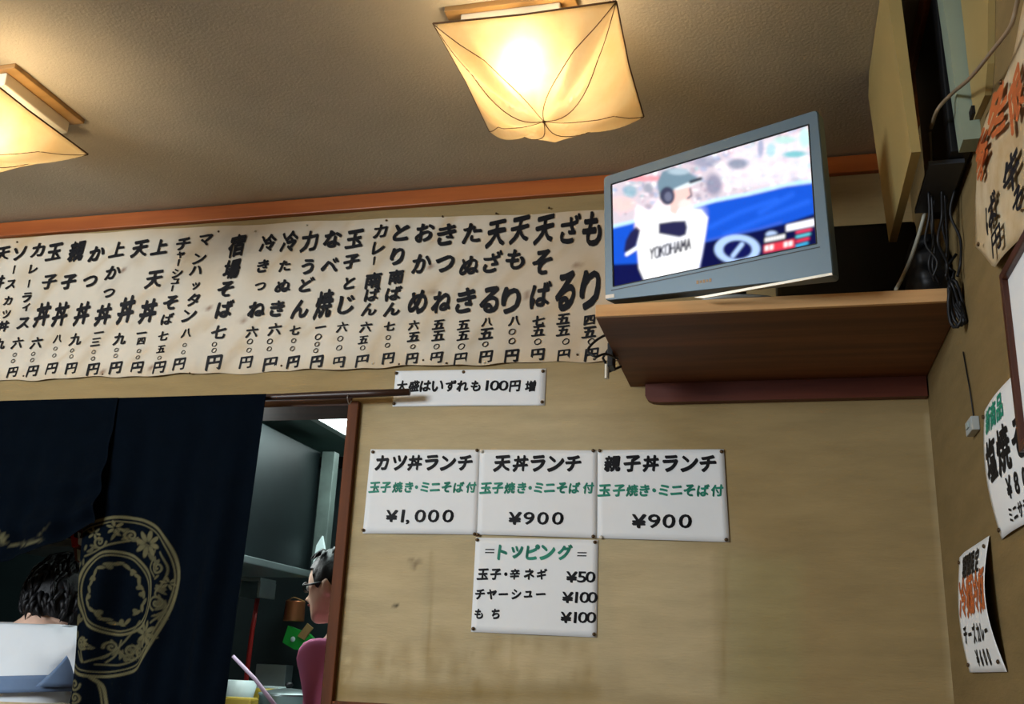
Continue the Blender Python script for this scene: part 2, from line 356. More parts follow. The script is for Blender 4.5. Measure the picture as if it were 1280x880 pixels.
for _ in range(40):
    x0, z0 = rng.uniform(bx0, bx1), rng.uniform(.84, 1.38); c = mixc(c, np.clip(1.2-np.hypot(X-x0, (Z-z0))/rng.uniform(.01, .09), 0, 1)*.3, yel)
c = mixc(c, np.clip((Z-1.31)/.05, 0, 1)*.45, yel); c = mixc(c, np.clip((.89-Z)/.04, 0, 1)*.35, yel)
c = mixc(c, sstep(-1.0, -.5, X)*.45, hexc('c4a67c'))
for q in ((158, 340), (262, 387), (305, 401), (541, 365), (541, 335), (723, 334), (659, 370), (131, 467), (190, 462)):
    a = pxz(*q); c = mixc(c, np.clip(1.5-np.hypot(X-a[0], Z-a[1])/.009, 0, 1)*.8, hexc('7a4a2a'))
set_paint(sh, c)
MENU = """も741.6,289,44;り738.6,363,50;四737,401,12;五737,416,14;〇739.5,427.6,8;円740,444,16
ざ713.5,288.7,36;る707.6,365.5,48;五704.6,399.5,13;五704.6,414,13;〇707.6,427.6,8;円705,444.4,14
天681.6,288.7,36;そ678.6,330,32;ば676.5,370,32;七673.6,402,13;五673.6,414.5,13;〇672.7,428,8;円672.7,444,15
天650.5,288.7,34;も645.5,325.7,26;り639.6,376.5,34;八644,402.5,12;〇641,416,8;〇641,427.6,8;円640.5,446,16
天621.3,292.6,34;ざ616.5,328.6,26;る613,376.5,34;八610,404,11;五609,418.7,14;〇608,432,7;円609,447.7,15
た591.4,293,25;ぬ588,333,24;き582.6,377,32;五580.5,407.5,12;五580.5,421,12;〇578.4,435,8;円577.5,450.6,15
き559.8,295.5,27;つ556.8,331.6,20;ね553.3,378,28;五549.5,407,12;五549.5,421,13;〇547.4,435,7;円547.4,449,14
お533,293,24;か528.8,331.6,24;め524,379,30;六519,408,12;五519,422.6,12;〇517.8,435,6;円517,450,14
と504,293,22;り499,323,22;南497,348.5,18;ば494,369,18;ん492.4,388.7,17;七489,410,12;〇487.4,424,6;〇486.5,433.6,6;円487.4,450,14
カ477.7,291.4,17;レ475.5,311.8,16;｜469.5,328,11;南468.7,352.7,20;ば467.6,370.5,17;ん464,389,16;六460,411,14;五457,427,10;〇456,437,6;円455,453.6,15
玉445,301,22;子441,328.7,18;と438.7,355.5,16;じ435.4,382.7,24;六430.5,411,13;〇428,425.5,7;〇426.7,437,7;円426,455,14
な417.7,301,22;べ413.6,333.6,18;焼406.8,381.4,36;一403,410.5,5;〇400,422.8,8;〇398.6,432,6;〇397,440,6;円398,453.6,15
力389,303.6,26;う386,335,19;ど385,357,18;ん376.8,387,24;七370,414,12;〇368.6,427,6;〇367,437,6;円368,454,15
冷364,303.6,26;た357.7,333.6,14;ぬ355.5,358.7,16;き348,386.8,20;六345,412.7,16;〇338.6,427.7,7;〇337.8,437,6;円338.6,455.8,17
冷337,305,22;き330.4,334,16;つ327,359.5,10;ね323,388,20;六316.8,416,14;〇314,428,7;〇312.7,438.6,6;円308.6,454,15
宿297,307.7,29;場291,337.7,25;そ284,363,20;ば283.3,388,22;七276,416.8,17;〇270.5,432,6;〇270,439.4,6;円269.6,455,19
マ258,301,14;ン250.5,324,14;ハ246.5,339,12;ッ246.5,358.7,9;タ244,376,16;ン239,396,16;八235.8,418,11;〇233.6,433,5;〇232,442,5;円226.8,457,15
チ231,306.4,16;ャ227.8,320,9;｜225,329.6,9;シ223.7,343,12;ュ222,353,7;｜217.7,362,8;そ216,380,18;ば211.5,400.5,14;七206.5,421.5,12;五204,438,9;〇202,448.8,5;円202,461,15
上202.7,310.5,19;天196,351.4,22;丼188.3,391,30;一179.5,417.7,5;四178.7,427.8,9;〇176,440,5;〇174.6,448,5;円173.8,461,15
天178,313,21;丼161.5,389.6,34;九152.8,425,15;〇148,438.7,5;〇147,446,5;円147,461,15
上150,313.8,19;か145.4,343,17;つ140,369,11;丼133,395.6,26;一127,417.7,5;三122.8,429,10;〇120,441.4,5;〇119,449.6,5;円119,463,15
か124,318.7,19;つ116,354,14;丼106,393.7,28;九97.7,425.6,15;〇93,439.5,5;〇92,447,5;円92,462,14
親98.8,316,26;子88.7,354,18;丼77.8,393.7,30;八74.5,424.5,10;〇71.5,437,5;〇70.4,445.5,5;円67.4,462,14
玉71,317,21;子64,354,17;丼54.6,393.7,30;六47,429,15;〇43,443,5;〇42,451,5;円43,465,14
カ51,314.6,17;レ45,337.8,11;｜38.7,356,10;ラ35.5,373,12;イ34,385,9;ス30,404.6,14;六23,429,14;〇19.6,444,5;〇17.7,452,5;円17.7,466,13
ソ27,318.7,17;｜20.5,338.6,11;ス16.4,356.9,11;カ12.3,377,11;ツ9.5,393.7,10;丼5.5,408.7,14;九1.4,430.5,14;円-8,467,14
天5.5,318.7,17;丼0.5,354,16;円-34,468,14"""
def bplace(off):
    def f(x, z): return (x, DW-.0105-off-wavef(x, z), z)
    return f
def glyph_px(mb, ch, px, py, h, place, Y=DW, wmax=None, **kw):
    c0 = onY(px, py, Y); a = onY(px, py-h/2, Y); b = onY(px, py+h/2, Y); hm = a[2]-b[2]
    if ch == '｜':
        s = hm/2; t = .0038; cx, cz = c0[0], c0[2]
        mb.add([place(cx-t*.7, cz-s), place(cx+t*.5, cz-s*.9), place(cx+t, cz+s), place(cx-t*.6, cz+s*.85)], [(0, 1, 2, 3)]); return
    gv = glyph(ch, 0); lim = hm*1.5+.008 if ch != '〇' else hm*1.35
    em = min(hm/max(gv[2]+2*kw.get('bold', .02), .05), lim) if ch not in '一三' else .034
    if wmax:
        kw['sx'] = min(kw.get('sx', 1), wmax/((gv[3]+.06)*em)); kw['rise'] = kw.get('rise', 0)*.8
        if len(gv[0]) > 260: kw['bold'] = kw['bold']*.6
        if hm > .062: kw['bold'] *= .85
    put_glyph(mb, ch, c0[0], c0[2], em, place, **kw)
for line in MENU.split('\n'):
    mb = MB()
    for tok in line.split(';'):
        px, py, h = [float(x) for x in tok[1:].split(',')]; big = h > 17
        glyph_px(mb, tok[0], px, py, h, bplace(.0016), wmax=.060, bold=.042 if big else .034, shear=.10, rise=.13, wob=.014, sx=1.1)
    if mb.f: mb.build('lettering', 'ink', ban, recalc=False)
def pin(x, z, parent, yoff, m='pin', r=.0042, plane='B'):
    if plane == 'B': MB().lathe((x, DW-yoff, z), [(r*.3, 0), (r, -.001), (r*.9, -.0035), (r*.4, -.005)], 8, 'y').build('push_pin', m, parent, True)
    else: MB().lathe((XR-yoff, x, z), [(r*.3, 0), (r, -.001), (r*.9, -.0035), (r*.4, -.005)], 8, 'x').build('push_pin', m, parent, True)
for q, mm in (((24, 304), 'pin'), ((274, 290), 'pin'), ((320, 290), 'pinw'), ((386, 284), 'pinw'), ((485, 278), 'pin'), ((555, 273), 'pin'), ((621, 268), 'pin'), ((687, 261.5), 'pin'),
          ((32, 471), 'pin'), ((131, 469), 'pin'), ((240, 468), 'pin'), ((353, 458), 'pin'), ((468, 456), 'pinw'), ((501, 457), 'pin'), ((531, 452), 'pin'), ((560, 456), 'pin'), ((607, 455), 'pinw'), ((722, 444), 'pin')):
    a = pxz(*q); pin(a[0], a[1], ban, .010+wavef(*a), mm, .0035)
# ================================================================== PAPER NOTICES ON THE BACK WALL
def notice(name, label, corners, off, glyphs, pins, group=None, bow=.003):
    TL, TR, BR, BL = [np.array(pxz(*p)) for p in corners]
    t = thing(name, ((BL[0]+BR[0])/2, DW, min(BL[1], BR[1])), label, 'notice', group)
    def pl(o_):
        def f(x, z):
            s = (x-TL[0])/(TR[0]-TL[0]); v = (z-BL[1])/(TL[1]-BL[1])
            return (x, DW-off-o_-bow*math.sin(PI*min(1, max(0, s)))**2*(.4+.6*abs(math.cos(2*v))), z)
        return f
    n1, n2 = 21, 15; G = []
    for i in range(n1):
        s = i/(n1-1); a = BL*(1-s)+BR*s; b = TL*(1-s)+TR*s
        G.append([pl(0)(*(a*(1-j/(n2-1))+b*j/(n2-1))) for j in range(n2)])
    MB().slab(G, (0, .0005, 0), n1, n2).build('paper_sheet', 'paper', t, True)
    for ink in ('ink', 'greenink'):
        mb = MB()
        for ch, x, y, h, k in glyphs:
            if k != ink: continue
            kw = dict(bold=.044 if h > 15 else .042, shear=.10, rise=.06, wob=.006)
            if ch in '¥0195,=': kw = dict(bold=.018 if ch != '=' else -.01, shear=.06, sx=1.45, rise=0, wob=0)
            if ch == '¥': kw.update(bold=.034, sx=1.35)
            if ch in '・,=ーッュニミ': 
                c0 = onY(x, y, DW); em = (onY(x, y-h/2, DW)[2]-onY(x, y+h/2, DW)[2])*{',': 1.3, '=': 1.25}.get(ch, 1.12); put_glyph(mb, ch, c0[0], c0[2], em, pl(.0008), **kw)
            else: glyph_px(mb, ch, x, y, h, pl(.0008), **kw)
        if mb.f: mb.build('lettering', ink, t, recalc=False)
    for q in pins: a = pxz(*q[:2]); pin(a[0], a[1], t, off+.001, q[2] if len(q) > 2 else 'pin', .0052)
    return t
def row(s, xs, y, h, k='ink'): return [(c_, x, y, h, k) for c_, x in zip(s, xs)]
lunch_y = 'grp'
notice('lunch_notice', 'white lunch notice priced 1,000 yen, leftmost of the three in a row', [(464, 562), (600.5, 562.5), (597, 668.5), (454, 667)], .004,
  row('カツ丼ランチ', (478.4, 500, 519.7, 540.3, 561, 582), 579, 19)+row('玉子焼き・ミニそば付', (469, 483, 498, 512, 521.5, 532, 545, 559, 574, 589.5), 609.5, 13.5, 'greenink')
  +[('¥', 490.6, 645.5, 15, 'ink'), ('1', 504.7, 645.5, 16, 'ink'), (',', 510.5, 653, 16, 'ink'), ('0', 526.5, 645.5, 16, 'ink'), ('0', 543, 645.5, 16, 'ink'), ('0', 561, 645.5, 16, 'ink')],
  [(467, 565.5), (597, 563.5), (455, 663), (594, 668)], 'lunch set notices on the back wall')
notice('lunch_notice', 'white lunch notice in the middle of the row, directly above the toppings list', [(600.5, 562.5), (747, 563.5), (746.5, 673), (597, 668.5)], .005,
  row('天丼ランチ', (628.4, 651.5, 673, 695.5, 717), 580, 20)+row('玉子焼き・ミニそば付', (608, 623, 638, 653, 663.5, 674, 688, 703, 718.5, 736), 610.5, 14, 'greenink')
  +row('¥900', (644.5, 662, 679.5, 698), 648.5, 16), [(603, 565, 'pinw'), (742, 564), (598, 669), (742, 671)], 'lunch set notices on the back wall')
notice('lunch_notice', 'white lunch notice at the right end of the row, under the television shelf', [(747, 563), (905, 562), (912, 678), (746.5, 673)], .004,
  row('親子丼ランチ', (766, 790.6, 814, 838, 862, 885), 580, 20.5)+row('玉子焼き・ミニそば付', (756, 774, 790.6, 806, 818, 830, 846, 862, 879, 896.6), 613.5, 15, 'greenink')
  +row('¥900', (799, 818, 836.6, 857), 652, 17.5), [(750, 564), (902, 565), (908, 675), (752, 672, 'pinw')], 'lunch set notices on the back wall')
notice('toppings_notice', 'white toppings price list with green heading, below the row of lunch notices', [(595, 672), (748, 675), (746, 797), (589, 790)], .0025,
  [('=', 612.6, 689, 14, 'ink'), ('=', 727.7, 693, 14, 'ink')]+row('トッピング', (628.8, 646.7, 666.3, 685, 706.4), 690.5, 19, 'greenink')
  +row('玉子・辛ネギ', (604, 620, 632.7, 644, 662, 677.8), 718, 14)+row('¥50', (715, 727.7, 738.5), 721.5, 14)
  +row('チャーシュー', (600.4, 615, 629.7, 646, 661, 676.6), 743, 13)+row('¥100', (710, 721, 731, 741), 747, 14)
  +row('もち', (599, 620), 767.5, 13)+row('¥100', (708, 719.5, 729, 739.5), 772, 14), [(597, 675), (744, 678), (592, 786), (743, 793)])
notice('extra_charge_notice', 'narrow white notice about a 100 yen surcharge, partly behind the curtain rod end', [(495, 464), (683, 461), (681, 507), (491, 508.5)], .0025,
  row('大盛はいずれも', (503, 518, 532.4, 547.6, 564, 579, 595.4), 483, 14)+row('100', (609.5, 619, 630), 482.5, 13)+row('円増', (644, 663.4), 483, 14),
  [(496, 467), (580, 465.5), (679, 464.5), (493, 505), (678, 503)])
# ================================================================== TELEVISION SHELF
SX0, SX1, SY0, SZ0, SZ1 = -.372, .398, 2.116, .770, .799
sf = thing('television_shelf', (.013, DW, .70), 'wooden wall shelf under the television in the corner', 'shelf')
MB().box(SX0, SX1, SY0+.012, DW, SZ0, SZ1-.001, .001).build('board', 'shelfwood', sf)
MB().box(SX0, SX1, SY0, SY0+.0125, SZ0, SZ1, .0015).build('front_edge', 'shelffront', sf)['label'] = 'pale wood front edge'
cl = [(-.327, .757), (-.327, .735), (-.320, .724), (-.308, .718), (-.29, .716), (SX1-.002, .716), (SX1-.002, .7695), (-.327, .7695)]
MB().prism([(x, DW-.03, z) for x, z in cl], (0, .03, 0)).build('cleat', 'cleatwood', sf)['label'] = 'dark red-brown support batten under the shelf'
bk = MB(); c0 = onX(768, 428, SX0-.001); 
bk.box(SX0-.014, SX0, c0[1]-.03, c0[1]+.02, .735, .795, .002); bk.tube([(SX0-.012, c0[1]-.005, .79), (SX0-.03, c0[1], .765), (SX0-.015, c0[1]+.02, .735), (SX0+.004, c0[1]+.08, .765)], .0035)
bk.build('bracket', 'black', sf)
MB().tube([(SX0-.018, c0[1]-.008, .745), (SX0-.018, c0[1]-.008, .708)], .006).build('bracket_bolt', 'tvchrome', sf)['label'] = 'shiny steel bolt'
MB().tube(cr([(SX0-.002, 2.32, .80), (SX0-.03, 2.30, .775), (SX0-.045, 2.28, .745), (SX0-.025, 2.27, .725), (SX0-.006, 2.30, .74), (SX0+.006, 2.42, .765)]), .0032).build('cord_loop', 'cable', sf, True)
# ================================================================== TELEVISION
yaw, tilt = .335, .087
tdx = np.array([math.cos(yaw), -math.sin(yaw), 0]); tn0 = np.array([-math.sin(yaw), -math.cos(yaw), 0])
tup = np.array([0, 0, 1.])*math.cos(tilt)+tn0*math.sin(tilt); tn = np.cross(tdx, tup); tn = tn if tn@tn0 > 0 else -tn
tc0 = np.array([-.342, 2.078, .774])*1.037
def onTV(x, y):
    d = ray(x, y); p = d*(tc0@tn)/(d@tn); q = p-tc0; return np.array([q@tdx, q@tup])
def tvp(a, b, n): return tc0+tdx*a+tup*b+tn*n
TVo = [onTV(*p) for p in ((754, 221), (1022, 136.5), (1042, 345), (756, 376))]
TVs = [onTV(*p) for p in ((764.5, 230.5), (1010, 156), (1020, 304.5), (767, 358))]
tv = thing('television', (tc0[0]+.2, tc0[1]+.05, .799), 'flat television in a blue-grey housing showing a baseball batter', 'television')
def rounded(quad, r, k=4):
    out = []
    for i in range(4):
        p = quad[i]; a = quad[i-1]-p; b = quad[(i+1) % 4]-p; a = a/np.linalg.norm(a); b = b/np.linalg.norm(b)
        for j in range(k+1): t = j/k; out.append((1-t)**2*(p+a*r)+2*t*(1-t)*p+t*t*(p+b*r))
    return out
ro = rounded(TVo, .010); rs_ = [TVs[i] for i in range(4) for _ in range(5)]
cen = sum(TVo)/4
mb = MB(); n = len(ro)
rings = [([cen+(p-cen)*.995 for p in ro], -.045), (ro, -.038), (ro, -.003), ([cen+(p-cen)*.992 for p in ro], 0), ([p+(p-cen)*.012 for p in rs_], 0), (rs_, -.005)]
vs = [tvp(p[0], p[1], h) for ring, h in rings for p in ring]
fs = [(i*n+k, i*n+(k+1) % n, (i+1)*n+(k+1) % n, (i+1)*n+k) for i in range(len(rings)-1) for k in range(n)]+[tuple(range(n))]
mb.add(vs, fs).build('housing', 'tv', tv)
bkr = rounded([cen+(p-cen)*.86 for p in TVo], .02); bk2 = [cen+(p-cen)*.7 for p in bkr]
mb = MB(); mb.add([tvp(p[0], p[1], -.044) for p in bkr]+[tvp(p[0], p[1], -.085) for p in bk2], [(k, (k+1) % n, n+(k+1) % n, n+k) for k in range(n)]+[tuple(range(n, 2*n)), tuple(range(n))[::-1]]); mb.build('back_cover', 'tvback', tv)
# screen picture painted per vertex from the broadcast picture's own layout
NU, NV = 300, 176
U, V = np.meshgrid(np.linspace(0, 1, NU), np.linspace(0, 1, NV), indexing='ij')
def bil(Q, U, V): return (Q[0][0]*(1-U)+Q[1][0]*U)*(1-V)+(Q[3][0]*(1-U)+Q[2][0]*U)*V, (Q[0][1]*(1-U)+Q[1][1]*U)*(1-V)+(Q[3][1]*(1-U)+Q[2][1]*U)*V
SA, SB = bil(TVs, U, V)
CX, CY = bil([(80, 360), (880, 118), (913, 600), (90, 778)], U, V)      # layout coordinates of the broadcast picture
C = np.tile(np.array([.62, .54, .60]), (NU, NV, 1))
sm = lambda p, col, s=6, k=1: None
def pp(poly, col, soft=8, k=1.0):
    global C; C = mixc(C, polymask(CX, CY, poly, soft)*k, hexc(col))
def ell(cx, cy, rx, ry, col, soft=.15, k=1.0):
    global C; C = mixc(C, np.clip((1-np.hypot((CX-cx)/rx, (CY-cy)/ry))/soft+.5, 0, 1)*k, hexc(col))
def line(pts, wd, col, soft=3, k=1.0):
    global C; C = mixc(C, np.clip((wd-segdist(CX, CY, pts))/soft+.5, 0, 1)*k, hexc(col))
for _ in range(700):
    x = rng.uniform(80, 900); y = rng.uniform(120, 480); ell(x, y, rng.uniform(4, 17), rng.uniform(3, 12), rng.choice(['ffffff', 'f4e0e8', '8fa4c8', 'c0a0b0', 'a8b8d8', 'ffffff', 'e4c4cc', '7888a8', '90c0c8', '9a8a98']), .8, .6)
pp([(600, 210), (880, 130), (890, 330), (700, 360), (560, 380), (520, 300)], 'fff4fa', 30, .45)
for x, y, rx, ry, col in ((610, 270, 40, 22, '66748f'), (700, 205, 12, 38, '8a96b8'), (515, 355, 34, 45, '7a7c98'), (790, 175, 40, 16, 'a8d8d0'), (830, 235, 45, 14, '3fb0b8'), (865, 170, 20, 40, 'b0e8e0'), (480, 260, 50, 22, '8c8fa8'), (740, 215, 18, 30, '9fd0d8'),
                         (160, 385, 30, 26, '7aa8b8'), (240, 370, 22, 20, '8890a0'), (120, 440, 60, 30, 'f8c8c0'), (200, 330, 120, 12, 'e88890')): ell(x, y, rx, ry, col, .6, .8)
for x in range(90, 270, 14): ell(x, 350-.3*(x-90), 5, 5, 'ffffff', .5, .8)
pp([(60, 540), (190, 508), (300, 470), (430, 452), (520, 425), (660, 398), (800, 365), (930, 350), (930, 800), (60, 800)], '1450c8', 10)
line([(60, 538), (190, 506), (420, 448), (520, 420), (660, 392), (800, 358), (930, 342)], 7, 'b8e8ff', 8, .8)
for pts in ([(500, 530), (620, 470), (760, 420)], [(560, 560), (700, 500), (880, 430)], [(700, 470), (820, 400)]): line(pts, 10, '2a6ae8', 16, .5)
pp([(480, 590), (600, 560), (700, 540), (800, 515), (930, 470), (930, 800), (440, 800), (460, 690)], '070c40', 8)
pp([(60, 690), (205, 680), (240, 760), (60, 800)], '080e48', 8)
line([(470, 588), (600, 558), (700, 536), (780, 512)], 5, '4060c8', 8, .7)
ell(610, 618, 90, 58, 'a8c4f0', .06); ell(612, 620, 58, 38, '0a1050', .08); line([(594, 645), (630, 598)], 8, 'a8c4f0', 5)
ell(745, 560, 22, 14, 'c0d8ff', .3, .8)
# batter
line([(320, 420), (280, 480), (215, 530)], 34, 'fbe9ee', 14); pp([(190, 440), (260, 470), (300, 520), (280, 560), (200, 555), (180, 500)], 'fff0f4', 14)
pp([(200, 700), (190, 600), (205, 545), (255, 500), (330, 465), (400, 452), (465, 458), (492, 490), (482, 560), (468, 640), (455, 700), (230, 760)], 'ffffff', 8)
line([(300, 640), (450, 470)], 30, 'e8ecff', 40, .4)
pp([(345, 375), (405, 362), (425, 372), (430, 398), (420, 408), (418, 432), (400, 448), (372, 452), (360, 480), (335, 470), (335, 420)], 'eec4bc', 6); ell(400, 440, 30, 26, 'f8e0dc', .4, .8)
line([(418, 372), (424, 400), (408, 412)], 4, '5a5a70', 4)
pp([(285, 515), (350, 505), (400, 503), (408, 530), (402, 562), (375, 572), (285, 558)], '25254a', 8)
pp([(188, 530), (206, 545), (190, 600), (170, 642), (132, 634), (140, 590), (160, 555)], '20204a', 8)
line([(145, 645), (195, 615)], 7, 'f0f4ff', 4)
pp([(278, 345), (300, 300), (345, 284), (400, 290), (430, 315), (450, 325), (440, 345), (400, 355), (350, 378), (310, 400), (290, 420)], '6f8898', 8); ell(370, 300, 45, 14, 'b0c4d0', .5, .8)
pp([(350, 372), (400, 350), (445, 330), (470, 322), (466, 340), (420, 362), (360, 378)], 'd8e4ea', 5); line([(420, 344), (462, 330)], 7, '283040', 4)
ell(322, 402, 32, 38, '3a3c54', .2); ell(326, 405, 16, 20, '686c84', .3)
# lettering on the jersey
def letters(txt, x0, y0, dx, dy, h, wd, col):
    Ls = {'Y': [[(0, 1), (.5, .5), (1, 1)], [(.5, .5), (.5, 0)]], 'O': [[(0, .2), (0, .8), (.3, 1), (.7, 1), (1, .8), (1, .2), (.7, 0), (.3, 0), (0, .2)]], 'K': [[(0, 0), (0, 1)], [(1, 1), (0, .45)], [(.3, .6), (1, 0)]],
          'H': [[(0, 0), (0, 1)], [(1, 0), (1, 1)], [(0, .5), (1, .5)]], 'A': [[(0, 0), (.5, 1), (1, 0)], [(.2, .35), (.8, .35)]], 'M': [[(0, 0), (0, 1), (.5, .4), (1, 1), (1, 0)]]}
    for i, ch in enumerate(txt):
        for st in Ls[ch]: line([(x0+dx*(i+.72*u_)-8*v_*0, y0+dy*(i+.72*u_)-h*v_) for u_, v_ in st], wd, col, 2.5)
letters('YOKOHAMA', 248, 664, 22.5, -6.0, 44, 3.6, '14142c')
# score box
pp([(800, 522), (905, 498), (905, 526), (800, 548)], 'f4f4ff', 4); pp([(715, 568), (800, 550), (800, 585), (715, 600)], '101830', 4)
for i in range(7): pp([(720+i*11, 574-i*2.2), (728+i*11, 572-i*2.2), (728+i*11, 588-i*2.2), (720+i*11, 590-i*2.2)], 'ffffff', 2)
pp([(715, 602), (832, 578), (832, 612), (715, 634)], 'd83848', 4)
for i in (0, 1, 4, 5): pp([(720+i*18, 606-i*3.6), (733+i*18, 603-i*3.6), (733+i*18, 622-i*3.6), (720+i*18, 625-i*3.6)], 'fff0f0', 3)
for j, col in enumerate(('e84060', '60c8d8', 'e83850', '40b0e0')): line([(840, 552+j*18), (890-j*4, 541+j*18)], 4.5, col, 3)
def blur(A, k):
    for ax_ in (0, 1):
        for _ in range(k): A = (np.roll(A, 1, ax_)+2*A+np.roll(A, -1, ax_))/4 if False else np.concatenate([A.take([0], ax_), A, A.take([-1], ax_)], ax_); A = (A.take(range(0, A.shape[ax_]-2), ax_)+2*A.take(range(1, A.shape[ax_]-1), ax_)+A.take(range(2, A.shape[ax_]), ax_))/4
    return A
C = blur(C, 4); C *= (1-.05*rng.random(C.shape[:2]))[..., None]
mb = MB(); mb.add([tvp(a, b, -.0045) for a, b in zip(SA.ravel(), SB.ravel())], [(i*NV+j, (i+1)*NV+j, (i+1)*NV+j+1, i*NV+j+1) for i in range(NU-1) for j in range(NV-1)])
so = mb.build('screen', 'screen', tv, recalc=False); set_paint(so, C.reshape(-1, 3))
def tvquad(pts, n0, n1, name, m, label=None):
    q = [onTV(*p) for p in pts]; mb = MB().prism([tvp(a[0], a[1], n0) for a in q], tn*(n1-n0)); o = mb.build(name, m, tv)
    if label: o['label'] = label
tvquad([(764, 362.6), (1025, 308.2), (1025, 309.4), (764, 363.8)], -.001, .0006, 'speaker_seam', 'tvdark', 'dark seam above the speaker strip')
tvquad([(868, 372), (1040, 341), (1041, 344), (880, 373)], -.004, .002, 'chrome_strip', 'tvchrome', 'bright strip along the bottom edge')
rimm = MB()
for a_, b_ in ((0, 1), (1, 2), (2, 3), (3, 0)):
    rimm.tube([tvp(*(TVs[a_]+(TVs[a_]-cen)*.004), -.0005), tvp(*(TVs[b_]+(TVs[b_]-cen)*.004), -.0005)], .0016, 5)
rimm.build('screen_rim', 'tvdark', tv)['label'] = 'dark rim around the picture'
tvquad([(757, 369), (768, 367.5), (768, 372), (757, 373.5)], 0, .0012, 'sticker', 'pinw', 'small white sticker')
mb = MB()
for i, (x, h) in enumerate(((872, 2.2), (876, 1.6), (880, 2.0), (884, 1.6), (888, 2.2))):
    y = 353-(x-872)*.16; q = [onTV(*p) for p in ((x-1.4, y-h), (x+1.4, y-h-.3), (x+1.4, y+h-.3), (x-1.4, y+h))]; mb.prism([tvp(a[0], a[1], -.001) for a in q], tn*.0016)
mb.build('maker_badge', 'pin', tv)
bc = np.array([-.06, 2.24, .799]); mb = MB()
mb.lathe((bc[0], bc[1], .8), [(.13, 0), (.135, .004), (.12, .010), (.03, .014)], 24)
mb.build('stand_base', 'greyplastic', tv, True)['label'] = 'pale grey round foot'
mb = MB(); q = tvp(.25, .12, -.07); mb.tube([(bc[0], bc[1], .81), (bc[0], bc[1], .86), tuple(q)], [.022, .02, .02]); mb.build('stand_neck', 'tvback', tv, True)
# ================================================================== PENDANT LAMPS
def lamp(cx, cy, px_, py_, z0, label, ax=.195, ay=.225, h=.122, rot=0, group='paper ceiling lamps', seed=0, bulb_off=(0, 0)):
    t = thing('ceiling_lamp', (px_, py_, z0-h), label, 'lamp', group); R_ = np.random.default_rng(seed)
    MB().box(px_-.15, px_+.15, py_-.14, py_+.14, ZC-.014, ZC, .002).build('ceiling_plate', 'lampwood', t)
    MB().box(px_-.115, px_+.115, py_-.125, py_+.125, ZC-.05, ZC-.014, .004).build('lamp_box', 'lampbox', t)
    def S(x, y):
        m_ = max(abs(x), abs(y), 1e-6); tt = min(abs(x), abs(y))/m_
        g = .010*math.exp(-((tt-.72)/.10)**2)*math.sin(PI*min(1, m_))
        z = z0-h*(1-m_**2.2)+g - .018*math.sin(PI*m_)*(1-tt)**2
        sc_ = 1-.05*(1-tt)*m_**4*.6
        return (cx+ax*x*sc_*(1 if abs(x) < abs(y) else 1), cy+ay*y*sc_, z)
    n_ = 41; G = [[S(-1+2*i/(n_-1), -1+2*j/(n_-1)) for j in range(n_)] for i in range(n_)]
    MB().slab(G, (0, 0, -.0006), n_, n_).build('paper_shade', 'shade', t, True, recalc=False)
    mb = MB()
    for sx in (-1, 1):
        for sy in (-1, 1):
            for k in (0, 1):
                pts = []
                for i in range(15):
                    s = i/14; d_ = .27*math.sin(PI*s); a, b = (s, max(0, s-d_)) if k else (max(0, s-d_), s)
                    p = S(sx*a, sy*b); pts.append((p[0], p[1], p[2]-.0012))
                mb.tube(pts, .0011, 5)
    mb.tube([(cx, cy, z0-h-.004), (cx, cy, z0-h+.006)], .004)
    mb.build('shade_ribs', 'wire', t, True)
    mb = MB(); c4 = [(-1, -1), (1, -1), (1, 1), (-1, 1)]
    for i in range(4):
        a, b = c4[i], c4[(i+1) % 4]; pts = [S(a[0]+(b[0]-a[0])*k/10, a[1]+(b[1]-a[1])*k/10) for k in range(11)]; mb.tube([(p[0], p[1], p[2]+.001) for p in pts], .0022, 6)
    for a in c4:
        p = S(*a); mb.tube([p, (px_+a[0]*.09, py_+a[1]*.09, ZC-.05)], .0014, 5)
    mb.build('shade_frame', 'wire', t, True)
    bx, by = cx+bulb_off[0], cy+bulb_off[1]
    mb = MB(); mb.tube([(px_, py_, ZC-.05), (bx, by, z0+.03), (bx, by, z0-.03)], .014); mb.build('lamp_socket', 'lampbox', t, True)
    mb = MB(); mb.sphere((bx, by, z0-.05), .042, 14, 9, (1, 1, 1)); mb.build('bulb', 'bulb', t, True)
    return t
lamp(-.465, 1.94, -.53, 1.97, 1.30, 'glowing square paper ceiling lamp at the top centre', seed=1, bulb_off=(-.015, -.13))
lamp(-1.935, 1.82, -1.985, 1.98, 1.27, 'glowing paper ceiling lamp at the left edge, on a beige ceiling plate', seed=2, bulb_off=(.06, -.03), h=.10)
lamp(-.465, .62, -.53, .65, 1.30, 'paper ceiling lamp behind the viewer, nearest the right wall', seed=3)
lamp(-1.935, .62, -1.985, .65, 1.30, 'paper ceiling lamp behind the viewer, farther from the right wall', seed=4)
lamp(-3.3, 1.82, -3.35, 1.98, 1.27, 'paper ceiling lamp far to the left, outside the picture', seed=5)
